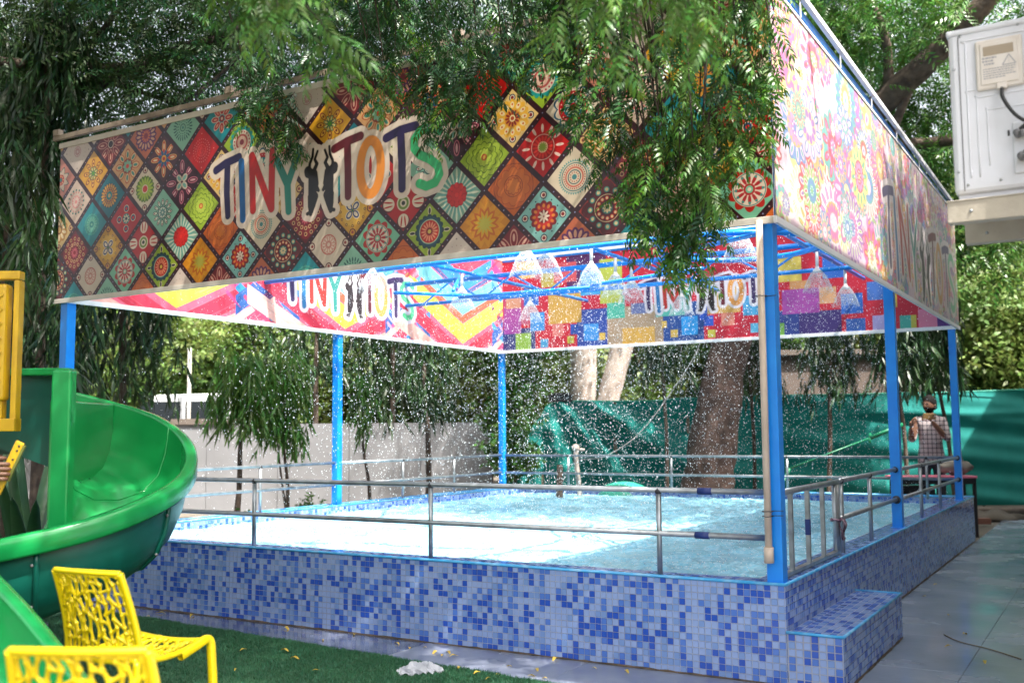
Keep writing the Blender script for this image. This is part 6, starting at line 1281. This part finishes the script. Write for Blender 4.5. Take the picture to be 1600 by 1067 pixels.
ml = MB().add([(v[0]*.42*(1+.2*math.sin(7*v[1])), v[1]*.3, max(v[2], 0)*.13*(1+.3*math.sin(9*v[0]))) for v in ball((0, 0, 0), 1, 26, 12)[0]], ball((0, 0, 0), 1, 26, 12)[1]); o = ml.obj('soil_heap', M['earth'], smooth=True); o.location = yard(6.9, 14.9, -.01); tag(o, 'low heap of dark soil beside the broken brick', 'soil')

# ------------------------------------------------------------------ litter
rg = random.Random(4); bagV = []; 
def bf(u, v):
    x = (u-.5)*.22; y = (v-.5)*.11; a = 4*u*(1-u)*4*v*(1-v)
    return Vector((x+.012*math.sin(v*17+u*5), y+.010*math.sin(u*23), .016+.05*a**.6*(.6+.4*math.sin(u*13+v*7))+.008*math.sin(u*31+v*19)))
o = MB().grid(bf, 26, 16).obj('plastic_bag', M['bag_film']); o.location = (-1.80, -.72, .005); o.rotation_euler = (0, 0, .9); tag(o, 'crumpled white plastic bag on the turf edge', 'bag')
lf = MB().grid(lambda u, v: Vector(((u-.5)*.058, (v-.5)*.020*math.sin(PI*min(1, max(0, u*.92+.04))), .004+.006*math.cos((u-.5)*4)*abs(v-.5)*2+.004*math.sin(u*5))), 6, 2)
lfm = [lf.mesh('fallen_leaf', M['yellow_leaf'], True)]
LP = [(-3.82,-.77),(-3.5,-.88),(-3.04,-.81),(-2.8,-.71),(-2.6,-.84),(-1.98,-.19),(-1.65,-.57),(-2.05,-.23),(-1.97,-.27),(-1.9,-.25),(-1.38,-.7),(-1.48,-.32),(-1.3,-.32),(-1.25,-.46),(-1.41,-.54),(-1.34,-.04),(-1.5,-.62),(-2.26,-.2),(-3.36,-.1),(-2.83,-.04),(-2.41,-.13),(-4.32,-.06),(-4.61,-.1),(-4.59,-.23),(-2.19,-.14),(-1.17,-.47),(-1.89,-.7),(-2.89,-.27),(.12,3.96),(.42,2.51),(.57,1.4),(.14,3.28),(.81,1.05),(.61,1.84),(-.85,-.12),(-1.04,-.13),(-3.2,-1.1),(-2.7,-1.2),(-2.3,-1.0),(-3.7,-1.3)]
for i, (x, y) in enumerate(LP):
    o = link('fallen_leaf', lfm[0]); on_turf = x < -.95 and y < turf_edge(x)
    o.location = (x, y, .026 if on_turf else .002); o.rotation_euler = (random.uniform(-.25, .25), random.uniform(-.2, .2), random.uniform(0, 6.28)); o.scale = (random.uniform(.5, 1.25),)*3
    tag(o, 'small yellow fallen leaf lying on the dark green turf' if on_turf else ('small yellow fallen leaf on the wet paving of the right walkway' if x > 0 else 'small yellow fallen leaf on the wet strip below the front tiles'), 'leaf', 'fallen leaves on the turf' if on_turf else 'fallen leaves on the right walkway' if x > 0 else 'fallen leaves on the wet strip')
o = MB().tube(smooth_path([(.50, 1.75, .006), (.62, 1.55, .008), (.80, 1.42, .006), (.98, 1.22, .006)], 5), [.004]*16, 5).obj('twig', M['wood'], smooth=True); tag(o, 'thin dry twig on the wet right hand paving', 'twig')
